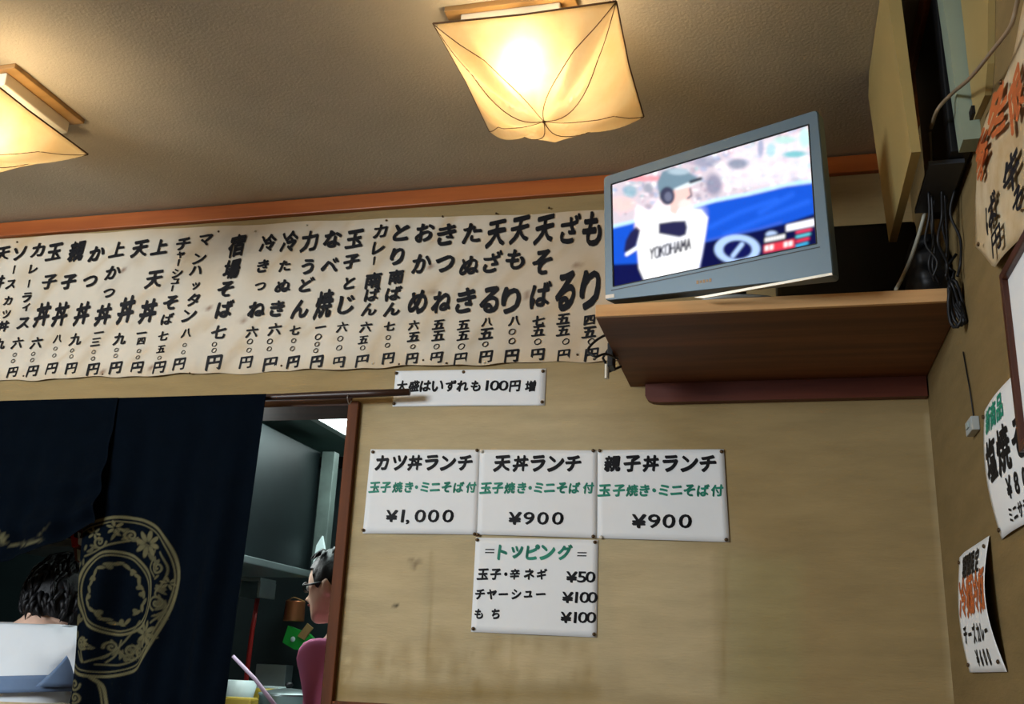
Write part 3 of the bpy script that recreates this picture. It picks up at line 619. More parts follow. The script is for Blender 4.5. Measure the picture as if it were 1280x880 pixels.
# ================================================================== NOREN CURTAIN AND ROD
YC = 2.635
rodA = onY(-60, 512, YC); rodB = onY(512, 490, YC)
rd = thing('curtain_rod', tuple((rodA+rodB)/2), 'dark round wooden rod carrying the navy curtain, end sticking out over a notice', 'rod')
pts = [tuple(rodA*(1-i/12)+rodB*(i/12)) for i in range(13)]
MB().tube([(p[0], p[1], p[2]-.0) for p in pts], [.0115-.001*(i % 3 == 0) for i in range(13)], 12).build('pole', 'rod', rd, True)
hk = onY(437, 498, YC)
MB().tube(cr([(hk[0], DW, hk[2]+.03), (hk[0], YC+.01, hk[2]+.022), (hk[0], YC-.016, hk[2]+.0), (hk[0], YC, hk[2]-.017), (hk[0], YC+.014, hk[2]-.004)]), .0016, 6).build('hook', 'steelhook', rd, True)
nr = thing('noren_curtain', (-2.1, YC, -.45), 'dark navy split curtain with a gold arabesque roundel hanging in the kitchen doorway', 'curtain')
cR0, cR1 = onY(338, 500, YC)[0], onY(291, 880, YC)[0]
cL0, cL1 = onY(106, 655, YC)[0]+.022, onY(93, 880, YC)[0]+.018
ztop = float(onY(200, 504, YC)[2])
def foldy(x, z):
    k = np.clip((ztop-z)/.5, 0.15, 1.2)
    return .013*k*np.sin(x*34+z*1.5)+.006*k*np.sin(x*71-z*3+1)+.018*k*np.sin(x*11+2)
def cloth(x0a, x0b, x1a, x1b, zt, zb, nu, nv, name, extra=None):
    G = []
    for i in range(nu):
        s = i/(nu-1); rowp = []
        for j in range(nv):
            v = j/(nv-1); z = zb+(zt-zb)*v; x = (x0b+(x0a-x0b)*v)*(1-s)+(x1b+(x1a-x1b)*v)*s
            rowp.append((x, YC-.030+foldy(x, z)*(1 if v < .97 else (1-v)/.03), z))
        G.append(rowp)
    return MB().slab(G, (0, .0012, 0), nu, nv).build(name, 'cloth', nr, True, recalc=False)
# extrapolate the side edges from the doorway top to the hem (below the frame)
zb = -.42; zt = ztop+.012
def lerp_edge(xa, za, xb, zb_, z): return xa+(xb-xa)*(z-za)/(zb_-za)
z655 = onY(106, 655, YC)[2]; z880 = onY(93, 880, YC)[2]
xLt = lerp_edge(cL0, z655, cL1, z880, zt); xLb = lerp_edge(cL0, z655, cL1, z880, zb)
zr = onY(291, 880, YC)[2]; xRb = lerp_edge(cR0, zt, cR1, zr, zb)
cp = cloth(xLt, xLb, cR0, xRb, zt, zb, 230, 420, 'right_panel')
P = co(cp); EX, EY = proj(np.stack([P[:, 0], np.full(len(P), YC), P[:, 2]], 1))
ex, ey = (EX)*3.667, (EY-640)*3.667        # emblem layout units
navy = np.array(hexc('030a13')); gold = np.array(hexc('7d7858')); M_ = np.zeros(len(P))
def st(pts, wd, k=1., smooth=True):
    global M_
    pl_ = cr(pts, 6) if smooth else pts
    M_ = np.maximum(M_, k*np.clip((wd*.8-segdist(ex, ey, pl_))/5+.5, 0, 1))
def blob(cx, cy, rx, ry, ang=0, k=.8):
    global M_
    c_, s_ = math.cos(ang), math.sin(ang); dx, dy = ex-cx, ey-cy; u_, v_ = c_*dx+s_*dy, -s_*dx+c_*dy
    M_ = np.maximum(M_, k*np.clip((1-np.hypot(u_/rx, v_/ry))/.35+.2, 0, 1))
outer = [(395, 92), (450, 62), (520, 40), (600, 30), (680, 45), (740, 80), (790, 140), (820, 220), (826, 310), (800, 420), (750, 540), (690, 655), (640, 710), (560, 745), (470, 755), (400, 738), (350, 700)]
st(outer, 8); cc = np.array([560, 380]); st([tuple(cc+(np.array(p)-cc)*.945) for p in outer], 3.5)
ring = lambda rx, ry: [(553+rx*math.cos(a), 375+ry*math.sin(a)) for a in np.linspace(0, 2*PI, 25)]
st(ring(158, 188), 7); st(ring(142, 172), 4)
for a in np.linspace(0, 2*PI, 26)[:-1]:
    if .9 < a < 1.15: continue
    rx, ry = 108+8*math.sin(a*5), 130+8*math.cos(a*4); blob(553+rx*math.cos(a), 378+ry*math.sin(a), 22, 9, a+PI/2+.5*math.sin(a*9), .75)
    if int(a*8) % 3 == 0: blob(553+rx*.93*math.cos(a), 378+ry*.93*math.sin(a), 16, 12, a, .7)
def flower(cx, cy, r, n_=8, k=.9):
    for i in range(n_):
        a = 2*PI*i/n_+.3; blob(cx+r*.6*math.cos(a), cy+r*.6*math.sin(a), r*.48, r*.2, a, k)
def scroll(cx, cy, r, a0, turns=1.4, d=1, wd=6, k=.8):
    st([(cx+r*(1-t*.85)*math.cos(a0+d*t*turns*2*PI), cy+r*(1-t*.85)*math.sin(a0+d*t*turns*2*PI)) for t in np.linspace(0, 1, 16)], wd, k)
flower(690, 150, 62); flower(685, 560, 60); flower(430, 600, 25); flower(790, 330, 30, 6); flower(560, 80, 34, 6); flower(470, 105, 30, 6)
scroll(495, 145, 32, 0); scroll(425, 600, 34, 1); scroll(600, 640, 40, 2, d=-1); scroll(745, 420, 36, 2); scroll(750, 260, 30, 4, d=-1); scroll(520, 620, 26, 3); scroll(390, 790, 30, 0); scroll(395, 850, 26, 2, d=-1)
scroll(610, 110, 26, 2); scroll(640, 640, 26, 0)
for pts in ([(430, 210), (470, 190), (520, 165), (580, 140), (640, 120)], [(760, 190), (790, 260), (770, 330), (740, 380), (775, 420), (760, 470), (720, 510)], [(640, 500), (600, 560), (560, 610), (500, 660), (440, 690)], [(400, 640), (430, 690), (420, 640)],
            [(700, 620), (640, 660), (560, 700), (470, 700)], [(520, 590), (580, 660), (640, 600)], [(720, 210), (700, 260), (730, 300)], [(560, 590), (540, 650), (500, 690)]): st(pts, 5, .75)
for i in range(110):
    a = rng.uniform(0, 2*PI); rr = rng.uniform(.80, .93); p = np.interp(a, np.linspace(0, 2*PI, 2), [0, 1])
    x_ = 570+ (225*rr)*math.cos(a); y_ = 385+(320*rr)*math.sin(a)
    if y_ > 80: blob(x_-(30 if y_ > 500 else 0), y_, rng.uniform(14, 30), rng.uniform(5, 10), rng.uniform(0, 3), .6)
inner = inpoly(ex, ey, outer[::1]+[(350, 400)])
st([(455, 760), (485, 800), (495, 850), (500, 900), (505, 1000)], 9); st([(470, 775), (480, 860), (484, 1000)], 4); st([(355, 720), (350, 800), (345, 900), (345, 1000)], 6)
M_ *= np.where(ey < 1000, 1, 0)
weave = .75+.25*np.sin(ex*.9)*np.sin(ey*.9)
set_paint(cp, navy[None]*(1-M_[:, None])+gold[None]*M_[:, None]*weave[:, None]*.8)
# lifted left panel: pulled up and gathered towards the slit
xl0, xl1 = -2.90, xLt+.016; nu, nv = 110, 60; G = []
lowpts = [(-400, 1000), (-250, 850), (-120, 750), (-40, 715), (0, 703), (25, 696), (50, 688), (75, 675), (95, 664), (108, 655), (125, 664)]
lp = [onY(x, y, YC-.04)[[0, 2]] for x, y in lowpts]; lx = [p[0] for p in lp]; lz = [p[1] for p in lp]
for i in range(nu):
    s = i/(nu-1); x_ = xl0+(lerp_edge(cL0, z655, cL1, z880, z655)+.02-xl0)*s; zl = float(np.interp(x_, lx, lz)); r_ = []
    for j in range(nv):
        v = j/(nv-1); z = zl+(zt-zl)*v; q = (1-v); x = xl0+(lerp_edge(cL0, z655, cL1, z880, z)+.064+.03*v-xl0)*s
        y = YC-.034+foldy(x, z)*(1 if v < .97 else (1-v)/.03)-.045*q**1.5+.012*q*math.sin(v*26+x*6)*(.3+q)
        r_.append((x+.02*q*math.sin(v*5)*(1-s**4), y, z))
    G.append(r_)
lpn = MB().slab(G, (0, .0012, 0), nu, nv).build('left_panel', 'cloth', nr, True, recalc=False)
P = co(lpn); ex, ey = proj(P); ex, ey = ex*3.667, (ey-640)*3.667; M_ = np.zeros(len(P))
st([(-60, 110), (0, 130), (40, 150), (110, 150), (190, 130)], 6, .6); st([(-50, 90), (0, 100), (30, 110)], 7, .7); blob(8, 125, 20, 12); st([(0, 150), (70, 148), (160, 120), (220, 60)], 3, .4)
set_paint(lpn, navy[None]*(1-M_[:, None])+gold[None]*M_[:, None]*.8)
# ================================================================== HIGH CABINET, WALL PIECES, CABLES
cb = thing('wall_cabinet', (.33, 2.0, .97), 'open cream wall cabinet with black inside, high in the right corner', 'cabinet')
def sheared_slab(yn, yf, z0, z1, xb, xt, th):
    return [(xb, yn, z0), (xb, yf, z0), (xt, yf, z1), (xt, yn, z1)], (th, 0, 0)
mb = MB(); xb0, xb1 = .281, .262
n_ = 3
mb.prism([(xb0, 1.84, .974), (xb0, 2.258, .974), (xb1+.002, 2.275, 1.352), (xb1+.014, 2.275, ZC-.004), (xb1+.03, 2.275, ZC-.004), (xb0+.016, 2.258, .974)][:0] or [(xb0, 1.84, .974), (xb0+.017, 1.84, .974), (xb1+.022, 1.84, ZC-.003), (xb1+.004, 1.84, ZC-.003), (xb1-.002, 1.84, 1.36)], (0, .425, 0))
mb.build('door', 'cream', cb)['label'] = 'cream door panel hanging parallel to the wall'
mb = MB(); mb.box(.356, .394, 1.87, 2.18, .985, 1.36, .003); mb.build('body', 'black', cb)['label'] = 'black inner box'
mb = MB(); mb.box(.32, .385, 1.9, 2.12, .975, .984); mb.build('bottom_ledge', 'tvback', cb)
mb = MB(); mb.prism([(.368, 1.81, .976), (XR, 1.81, .976), (XR, 1.81, 1.40), (.355, 1.81, 1.40)], (0, .05, 0)); mb.build('frame', 'palegreen', cb)['label'] = 'pale green upright frame against the wall'
mb = MB(); a = onX(1216, 141, .372); mb.box(.368, .374, a[1]-.012, a[1]+.012, a[2]-.008, a[2]+.008); mb.build('latch', 'black', cb)
bd = MB().prism([(XR-.012, 1.80, 1.36), (XR-.012, 1.80, 1.01), (XR-.012, 1.70, 1.0), (XR-.012, 1.655, 1.035), (XR-.012, 1.60, 1.13), (XR-.012, 1.56, 1.36)], (.0115, 0, 0))
tag(bd.build('wall_board', 'cream'), 'tan board fixed flat on the right wall beside the pale green cabinet frame', 'board')
W = lambda x, y, X_: tuple(onX(x, y, X_))
c = [onX(1276, -20, .37), onX(1270, 10, .37), onX(1262, 35, .365), onX(1240, 64, .36), onX(1212, 98, .352), onY(1190, 117, 1.80), onY(1172, 137, 1.82), onY(1164, 160, 1.9)]
tag(MB().tube(cr([tuple(p) for p in c]), .0035, 8).build('power_cord', 'tancable', smooth=True), 'tan cord looping across the front of the open wall cabinet', 'cord')
c = [onY(1163, 165, 2.05), onY(1168, 200, 2.07), onY(1168, 240, 2.1), onY(1163, 280, 2.14), onY(1150, 320, 2.18), onY(1135, 345, 2.2)]; c = [p-np.array((.035, 0, 0))*k_ for p, k_ in zip(c, (0, .1, .3, .5, .5, .3))]; c.append(onZ(1120, 362, .803)); 
tag(MB().tube(cr([tuple(p) for p in c]), .0042, 8).build('power_cord', 'whitecable', smooth=True), 'white cord hanging from the cabinet down to the television shelf', 'cord')
for k in range(7):
    x = .335+.0085*k; a = rng.uniform(-.012, .012, 12); y0 = 2.02+.02*(k % 3)
    pts = [(x, y0, .98), (x+a[0], y0+.02+a[1], .93), (x+a[2], y0+.04+a[3], .88), (x+a[4], y0+.05+a[5], .84), (x+.002+a[6]*.3, y0+.06, .81)]
    lab = ['thin black cable behind the white cord', 'black cable of the bundle between cabinet and shelf'][k > 0]
    tag(MB().tube(cr([tuple(min(.395, q) if i_ == 0 else q for i_, q in enumerate(p)) for p in pts], 5), .0030, 6).build('black_cable', 'cable', smooth=True), 'black cable in the bundle below the wall cabinet, '+['nearest the back wall', 'second from the left', 'third from the left', 'in the middle', 'third from the right', 'second from the right', 'nearest the right wall'][k], 'cable', 'black cables hanging in the corner')
hb = thing('cable_hank', (.37, 2.10, .70), 'tangled hank of black cable at the right end of the shelf edge', 'cable')
for k in range(5):
    z0 = .80-.004*k; pts = []
    for i in range(14):
        a = 2*PI*i/13; pts.append((.378+.012*math.cos(a+k)+.002*k, SY0-.014+.010*math.sin(a*2+k), .752+.045*math.sin(a+k*.4)+.003*k))
    MB().tube(pts, .0038, 6).build('cable_loop', 'cable', hb, True)
MB().tube([(.37, SY0-.008, .79), (.385, SY0-.012, .83), (.372, SY0-.006, .845), (.392, SY0-.01, .87)], .0035, 6).build('cable_tail', 'cable', hb, True)
tag(MB().box(.03, .37, 2.44, 2.67, .80, 1.105, .012).build('black_box', 'black'), 'black box standing on the shelf behind the television, against the wall', 'box')
mb = MB(); P3 = []
for i in range(13):
    v = i/12; z = .802+.15*v; rr = 1-.25*v**2-.1*math.sin(v*9)**2
    P3.append([(.352+.044*rr*math.copysign(abs(math.cos(a))**.6, math.cos(a)), 2.28+.13*rr*math.copysign(abs(math.sin(a))**.6, math.sin(a))+.004*math.sin(5*a+v*6), z) for a in np.linspace(0, 2*PI, 25)[:-1]])
mb.add([p for r_ in P3 for p in r_], [(i*24+k, i*24+(k+1) % 24, (i+1)*24+(k+1) % 24, (i+1)*24+k) for i in range(12) for k in range(24)]+[tuple(range(24))[::-1], tuple(12*24+k for k in range(24))])
tag(mb.build('black_bag', 'black', smooth=True), 'dark lumpy bag on the right end of the shelf below the wall cabinet', 'bag')
# small switch with its wire
s_ = onX(1221, 534, XR); sw = thing('wall_switch', (XR, s_[1], s_[2]-.01), 'small shiny grey switch on a wire on the right wall, under the shelf', 'switch')
MB().box(XR-.016, XR-.0005, s_[1]-.035, s_[1]+.03, s_[2]-.013, s_[2]+.015, .002).build('switch_box', 'greyplastic', sw)
MB().box(XR-.019, XR-.016, s_[1]-.015, s_[1]+.012, s_[2]-.003, s_[2]+.008, .001).build('switch_button', 'whitemetal', sw)
MB().tube([tuple(onX(1204, 440, XR-.003)), tuple(onX(1212, 485, XR-.003)), tuple(onX(1218, 526, XR-.003))], .0016, 6).build('switch_wire', 'cable', sw, True)
# ================================================================== NOTICES ON THE RIGHT WALL
def rnotice(name, label, outline, mat_, lift, texts, pins, cat='notice'):
    """outline: grid corner list TL,TR,BR,BL in (Y,z)"""
    TL, TR, BR, BL = [np.array(p, float) for p in outline]
    t = thing(name, (XR, (TL[0]+TR[0])/2, min(BL[1], BR[1])), label, cat)
    def S(s, v): # s 0..1 left(far)->right(near), v 0..1 bottom->top
        p = (BL*(1-s)+BR*s)*(1-v)+(TL*(1-s)+TR*s)*v; return (XR-.003-lift(s, v), p[0], p[1])
    n1, n2 = 23, 17; MB().slab([[S(i/(n1-1), j/(n2-1)) for j in range(n2)] for i in range(n1)], (.0006, 0, 0), n1, n2).build('paper_sheet', mat_, t, True)
    mats = {}
    for txt, s0, v0, em, ink, ds in texts:
        mb = mats.setdefault(ink, MB())
        for i, ch in enumerate(txt):
            wdt = abs(TL[0]-TR[0]); hgt = TL[1]-BL[1]
            def place(u_, z_, s0=s0+ds[0]*i, v0=v0+ds[1]*i):
                x, y, z = S(min(1, max(0, s0+u_/wdt)), min(1, max(0, v0+z_/hgt))); return (x-.0012, y, z)
            put_glyph(mb, ch, 0, 0, em, place, bold=.03, wob=.01, rise=.06)
    for ink, mb in mats.items():
        if mb.f: mb.build('lettering', ink, t, recalc=False)
    for s, v in pins: p = S(s, v); pin(p[1], p[2], t, XR-p[0]+.001, 'pin', .0045, 'R')
    return t
rnotice('wall_notice', 'large white notice with green heading on the right wall, cut by the picture edge', [(2.018, .508), (1.56, .505), (1.56, .262), (1.985, .262)], 'paper', lambda s, v: .012*math.sin(PI*v)*(1-s)**2+.004*math.sin(6*s),
        [('新商品', .12, .87, .05, 'greenink', (.11, 0)), ('塩焼そば', .14, .56, .085, 'ink', (.20, 0)), ('¥800', .35, .28, .05, 'ink', (.10, 0)), ('ミニサラダ付', .3, .1, .03, 'ink', (.07, 0))], [(.03, .94), (.04, .06)])
rnotice('wall_notice', 'small white notice with an orange line on the right wall, beside the corner', [(2.455, .288), (2.09, .283), (2.055, .036), (2.415, .038)], 'paper', lambda s, v: .03*s*s*math.sin(PI*v)*.7+.012*math.sin(PI*(v+.1))*(1-s),
        [('期間限定', .22, .86, .052, 'ink', (.15, 0)), ('冷麺冷麺', .16, .61, .088, 'orangeink', (.23, 0)), ('チーズカレー', .14, .30, .042, 'ink', (.135, 0)), ('¥600', .36, .11, .042, 'ink', (.11, 0))], [(.05, .93), (.93, .93), (.06, .06), (.92, .07)])
# old brush-written sheet with a torn corner, higher up
t = thing('brush_written_sheet', (XR, 1.6, .69), 'old tan sheet with orange and black brush writing high on the right wall', 'notice')
Ys = np.linspace(1.905, 1.2, 30); G = []
for y in Ys:
    top = float(np.interp(y, [1.2, 1.45, 1.57, 1.70, 1.83, 1.86, 1.905], [.985, .97, .962, .955, .945, .925, .89])); bot = float(np.interp(y, [1.2, 1.60, 1.767, 1.905], [.66, .683, .699, .80]))
    G.append([(XR-.004-.010*math.sin((y-1.2)*9)**2-.008*(1-j/15)*np.clip((y-1.75)*6, 0, 1), y, bot+(top-bot)*j/15) for j in range(16)])
MB().slab(G, (.0006, 0, 0), 30, 16).build('paper_sheet', 'oldpaper', t, True)
def sx_at(y): return XR-.0055-.010*math.sin((y-1.2)*9)**2
mo, mk = MB(), MB()
for ch, px, py, em, mb in (('冬', 1254, 140, .11, mo), ('季', 1238, 195, .10, mo), ('限', 1277, 120, .10, mo), ('牛', 1270, 215, .085, mk), ('そ', 1277, 250, .06, mk), ('ば', 1250, 265, .075, mk), ('円', 1257, 300, .06, mk)):
    q = onX(px, py, XR-.006); put_glyph(mb, ch, 0, 0, em, lambda u_, v_, q=q: (sx_at(q[1]-u_)-.006, q[1]-u_*1.2, q[2]+v_*.75), bold=.035, wob=.02, shear=.1)
mo.build('lettering', 'orangeink', t, recalc=False); mk.build('lettering', 'ink', t, recalc=False)
for q in ((1258, 102), (1229, 305)): a = onX(*q, XR-.012); pin(a[1], a[2], t, .018, 'pin', .0045, 'R')
fr = thing('framed_notice', (XR, 1.5, .36), 'white framed sheet with brown border at the right edge of the picture', 'picture frame')
mb = MB(); y0, y1, z0, z1 = 1.25, 1.70, .36, .66
mb.box(XR-.022, XR-.0005, y1-.014, y1, z0, z1, .002).box(XR-.022, XR-.0005, y0, y0+.014, z0, z1, .002).box(XR-.022, XR-.0005, y0+.014, y1-.014, z1-.014, z1, .002).box(XR-.022, XR-.0005, y0+.014, y1-.014, z0, z0+.014, .002)
mb.build('border', 'frame', fr); MB().box(XR-.012, XR-.0005, y0+.014, y1-.014, z0+.014, z1-.014).build('white_sheet', 'paper', fr)
# ================================================================== KITCHEN BEHIND THE DOORWAY
KZ = .95; KY = 4.44
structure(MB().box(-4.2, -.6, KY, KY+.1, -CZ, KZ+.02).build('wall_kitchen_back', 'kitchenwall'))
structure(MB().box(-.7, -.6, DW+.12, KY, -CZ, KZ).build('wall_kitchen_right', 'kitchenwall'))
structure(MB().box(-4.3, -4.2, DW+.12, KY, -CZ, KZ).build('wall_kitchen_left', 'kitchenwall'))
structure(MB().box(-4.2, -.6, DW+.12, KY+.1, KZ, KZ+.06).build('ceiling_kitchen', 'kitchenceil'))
structure(MB().box(-4.2, -.7, KY-.03, KY, KZ-.05, KZ, .002).build('trim_4', 'black'), 'black band along the top of the kitchen back wall')
lt = thing('kitchen_light', (-1.5, 3.6, KZ-.02), 'bright white ceiling light panel seen through the top of the kitchen doorway', 'lamp')
MB().box(-1.80, -1.14, 3.1, 4.3, KZ-.014, KZ, .002).build('light_frame', 'whitemetal', lt); MB().box(-1.755, -1.17, 3.14, 4.26, KZ-.018, KZ-.014).build('light_panel', 'tube', lt)
hd = thing('steel_hood', (-2.2, 3.5, .33), 'dark glossy steel kitchen hood with a pale corner upright, behind the doorway', 'hood')
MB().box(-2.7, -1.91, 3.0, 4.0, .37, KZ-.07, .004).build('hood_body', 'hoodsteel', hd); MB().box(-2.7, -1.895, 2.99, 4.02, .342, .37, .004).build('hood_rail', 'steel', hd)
MB().box(-1.895, -1.835, 3.98, 4.03, .36, KZ-.07, .003).build('corner_upright', 'upright', hd)
a = onY(396, 690, 3.95); MB().prism([(a[0]-.02, 3.965, a[2]-.05), (a[0]+.015, 3.965, a[2]-.06), (a[0]+.028, 3.965, a[2]+.01), (a[0]+.01, 3.965, a[2]+.07), (a[0]-.012, 3.965, a[2]+.03)], (0, .014, 0)).build('hood_handle', 'bowl', hd)
def K(x, y, Y): return onY(x, y, Y)
a = K(367, 764, 4.36); tin = thing('copper_tin', (a[0], 4.36, a[2]-.04), 'copper-coloured tin hanging on the kitchen back wall', 'tin')
MB().lathe((a[0], 4.37, a[2]-.045), [(.045, 0), (.048, .004), (.045, .085), (.047, .09)], 18).build('can', 'copper', tin, True); MB().tube(cr([(a[0]-.045, 4.37, a[2]+.045), (a[0], 4.35, a[2]+.06), (a[0]+.045, 4.37, a[2]+.045)]), .003, 6).build('can_rim', 'tan', tin, True)
a = K(371, 799, 4.3); bg = thing('green_packet', (a[0], 4.3, a[2]-.05), 'bright green packet with a tan label hanging below the copper tin', 'packet')
p0 = [K(*q, 4.32) for q in ((360, 782), (385, 792), (393, 800), (386, 813), (368, 812), (353, 803))]
MB().prism([tuple(q) for q in p0], (0, .03, 0)).build('packet_body', 'greenbag', bg); p1 = [K(*q, 4.31) for q in ((372, 795), (384, 779), (391, 785), (380, 800))]; MB().prism([tuple(q) for q in p1], (0, .008, 0)).build('packet_label', 'tan', bg)
q = K(366, 799, 4.31); MB().sphere(tuple(q), .012, 8, 6, (1, .4, 1)).build('packet_mark', 'bowl', bg, True)
tag(MB().tube([tuple(K(322, 748, 4.3)), tuple(K(315, 790, 4.3)), tuple(K(309, 838, 4.3)), tuple(K(303, 900, 4.3))], .011, 8).build('red_pole', 'red', smooth=True), 'red pole leaning in the kitchen beside the curtain edge', 'pole')
a = K(320, 733, 4.2); gb = thing('steel_rack', (a[0], 4.2, a[2]-.05), 'small grey steel rack under the kitchen hood, beside the curtain edge', 'rack')
MB().box(a[0]-.06, a[0]+.045, 4.15, 4.3, a[2]+.02, a[2]+.035, .002).build('rack_top', 'steel', gb); MB().box(a[0]+.035, a[0]+.047, 4.15, 4.3, a[2]-.05, a[2]+.02, .002).build('rack_side', 'steel', gb); MB().box(a[0]-.06, a[0]-.048, 4.15, 4.3, a[2]-.05, a[2]+.02, .002).build('rack_side', 'steel', gb)
# counter and crockery
ch = thing('paper_charm', tuple(onY(97, 690, 2.72)), 'small red, white and green ornament hanging in the curtain slit above the person', 'ornament')
for nm_, qq, mm in (('red_piece', ((88, 668), (97, 664), (98, 682), (90, 684)), 'red'), ('white_piece', ((93, 663), (99, 666), (97, 673), (92, 671)), 'bowl'), ('white_piece', ((98, 672), (105, 674), (103, 683), (97, 680)), 'bowl'), ('green_piece', ((96, 686), (110, 692), (108, 706), (97, 700)), 'palegreen'), ('backing', ((86, 650), (112, 650), (112, 712), (94, 700)), 'frame')):
    MB().prism([tuple(K(*q_, 2.70 if nm_ == 'backing' else 2.69)) for q_ in qq], (0, .009, 0)).build(nm_, mm, ch)
ct = thing('kitchen_counter', (-1.9, 3.9, -CZ), 'steel kitchen counter below the hood', 'counter')
MB().box(-2.7, -1.3, 3.47, 4.40, -.245, -.215, .003).build('worktop', 'steel', ct); MB().box(-2.68, -1.32, 3.5, 4.38, -1.1, -.245, .003).build('cabinet_body', 'hoodsteel', ct); MB().box(-2.66, -1.34, 3.55, 4.36, -CZ, -1.1).build('plinth', 'black', ct)
for k in range(2): MB().tube([(-2.55+k*.62, 3.49, -.35), (-2.15+k*.62, 3.49, -.35)], .008, 8).build('handle', 'steel', ct, True)
def bowl(name, x, y, z, r, h, m_, label, cat, group=None, rim=True):
    o = tag(MB().lathe((x, y, z), [(r*.45, 0), (r*.5, .004), (r*.8, h*.45), (r, h), (r*.95, h), (r*.74, h*.5), (r*.4, .01)], 22).build(name, m_, smooth=True), label, cat, group); return o
CT = -.2145
a = K(298, 845, 3.62); bowl('bowl', a[0]+.0, 3.62, CT, .075, .14, 'bowl', 'white deep bowl on the counter at the curtain edge', 'bowl')
a = K(360, 868, 3.7); pt = thing('steel_pot', (a[0], 3.7, CT), 'shiny steel pot with a lid on the kitchen counter', 'pot')
MB().lathe((a[0], 3.7, CT), [(.10, 0), (.105, .01), (.105, .09), (.11, .095)], 26).build('pot_body', 'steel', pt, True); MB().lathe((a[0], 3.7, CT+.095), [(.112, 0), (.108, .006), (.05, .02), (.012, .024)], 26).build('pot_lid', 'steel', pt, True); MB().lathe((a[0], 3.7, CT+.118), [(.008, 0), (.016, .012), (.012, .022)], 12).build('lid_knob', 'black', pt, True)
MB().tube(cr([(a[0]+.10, 3.7, CT+.08), (a[0]+.135, 3.69, CT+.085), (a[0]+.10, 3.68, CT+.06)]), .005, 6).build('pot_handle', 'black', pt, True)
a = K(340, 846, 4.0); tag(MB().box(a[0]-.05, a[0]+.05, 3.97, 4.08, CT, CT+.115, .006).build('white_carton', 'bowl'), 'white carton behind the steel pot', 'carton')
a = K(303, 870, 3.5); tag(MB().box(a[0]-.06, a[0]+.05, 3.475, 3.535, CT, CT+.085, .008).build('yellow_tub', 'yellow'), 'yellow tub in front of the white bowl', 'tub')
a = K(330, 860, 3.85); tag(MB().lathe((a[0], 3.85, CT), [(.05, 0), (.05, .1), (.045, .11)], 16).build('yellow_jar', 'yellow', smooth=True), 'yellowish jar between the bowl and the steel pot', 'jar')
a = K(395, 862, 3.9); bowl('bowl', a[0]-.02, 3.92, CT, .07, .085, 'steel', 'steel mixing bowl beside the steel pot', 'bowl')
tag(MB().tube([tuple(K(291, 820, 3.35)), tuple(K(318, 848, 3.37)), tuple(K(350, 890, 3.4))], [.006, .007, .008], 8).build('long_stick', 'stick', smooth=True), 'pale lilac stick slanting across the kitchen crockery', 'stick')
a = K(325, 820, 4.3); 
tag(MB().box(a[0]-.03, a[0]+.12, 4.33, 4.40, CT, CT+.20, .004).build('steel_canister', 'steel'), 'square steel canister against the kitchen back wall', 'canister')
# ================================================================== PEOPLE
def skin_mesh(joints, edges, root, subd=2):
    me = bpy.data.meshes.new('s'); me.from_pydata([j[0] for j in joints], edges, []); ob = bpy.data.objects.new('s', me); COL.objects.link(ob)
    md = ob.modifiers.new('k', 'SKIN'); md.use_smooth_shade = True
    for i, j in enumerate(joints):
        sv = me.skin_vertices[0].data[i]; r_ = j[1]; sv.radius = r_ if hasattr(r_, '__len__') else (r_, r_); sv.use_root = (i == root)
    sb = ob.modifiers.new('b', 'SUBSURF'); sb.levels = subd; sb.render_levels = subd
    bpy.context.view_layer.update(); dg = bpy.context.evaluated_depsgraph_get(); m2 = bpy.data.meshes.new_from_object(ob.evaluated_get(dg))
    v = [tuple(x.co) for x in m2.vertices]; f = [tuple(p.vertices) for p in m2.polygons]
    bpy.data.objects.remove(ob); bpy.data.meshes.remove(me); bpy.data.meshes.remove(m2); return v, f
def head_mesh(H=.23):
    """head centred on the origin at mid height, facing +y"""
    vs = []; fs = []; nr_, ns = 40, 48; g = lambda x, m_, s: math.exp(-((x-m_)/s)**2)
    for i in range(nr_+1):
        t = i/nr_; z = -H/2+H*t; k = (z/(H/2))
        if t < .45: wd = .052+.024*math.sin(PI/2*min(1, t/.45)); fr_ = .078+.010*t; bk_ = .045+.045*(t/.45)
        else: q = (t-.45)/.55; e = math.sqrt(max(0, 1-q**2.4)); wd = .076*e; fr_ = .0865*e; bk_ = .094*e
        if t < .12: q = .35+.65*math.sin(PI/2*t/.12); wd *= q; fr_ *= .75+.25*q; bk_ *= q
        for j in range(ns):
            a = 2*PI*j/ns; x = math.sin(a); y = math.cos(a); yy = fr_ if y > 0 else bk_
            px_, py_ = wd*x, yy*y
            if y > 0:
                c_ = math.exp(-(x/.16)**2)
                py_ += c_*(.006*g(t, .60, .05) - .006*g(t, .51, .035) + .024*g(t, .36, .055)*1 + .007*g(t, .235, .02)+.006*g(t, .20, .02)+.007*g(t, .07, .05))
                py_ -= .007*g(t, .50, .05)*g(abs(x), .38, .16)
                px_ *= 1+.0*t
            if j in (): pass
            vs.append((px_, py_, z))
    for i in range(nr_):
        for j in range(ns): fs.append((i*ns+j, i*ns+(j+1) % ns, (i+1)*ns+(j+1) % ns, (i+1)*ns+j))
    fs.append(tuple(range(ns))[::-1]); fs.append(tuple(nr_*ns+j for j in range(ns)))
    return vs, fs
def ear(side):
    mb = MB(); mb.sphere((side*.078, -.008, -.005), .03, 12, 8, (.28, .6, 1.05)); return mb.v, mb.f
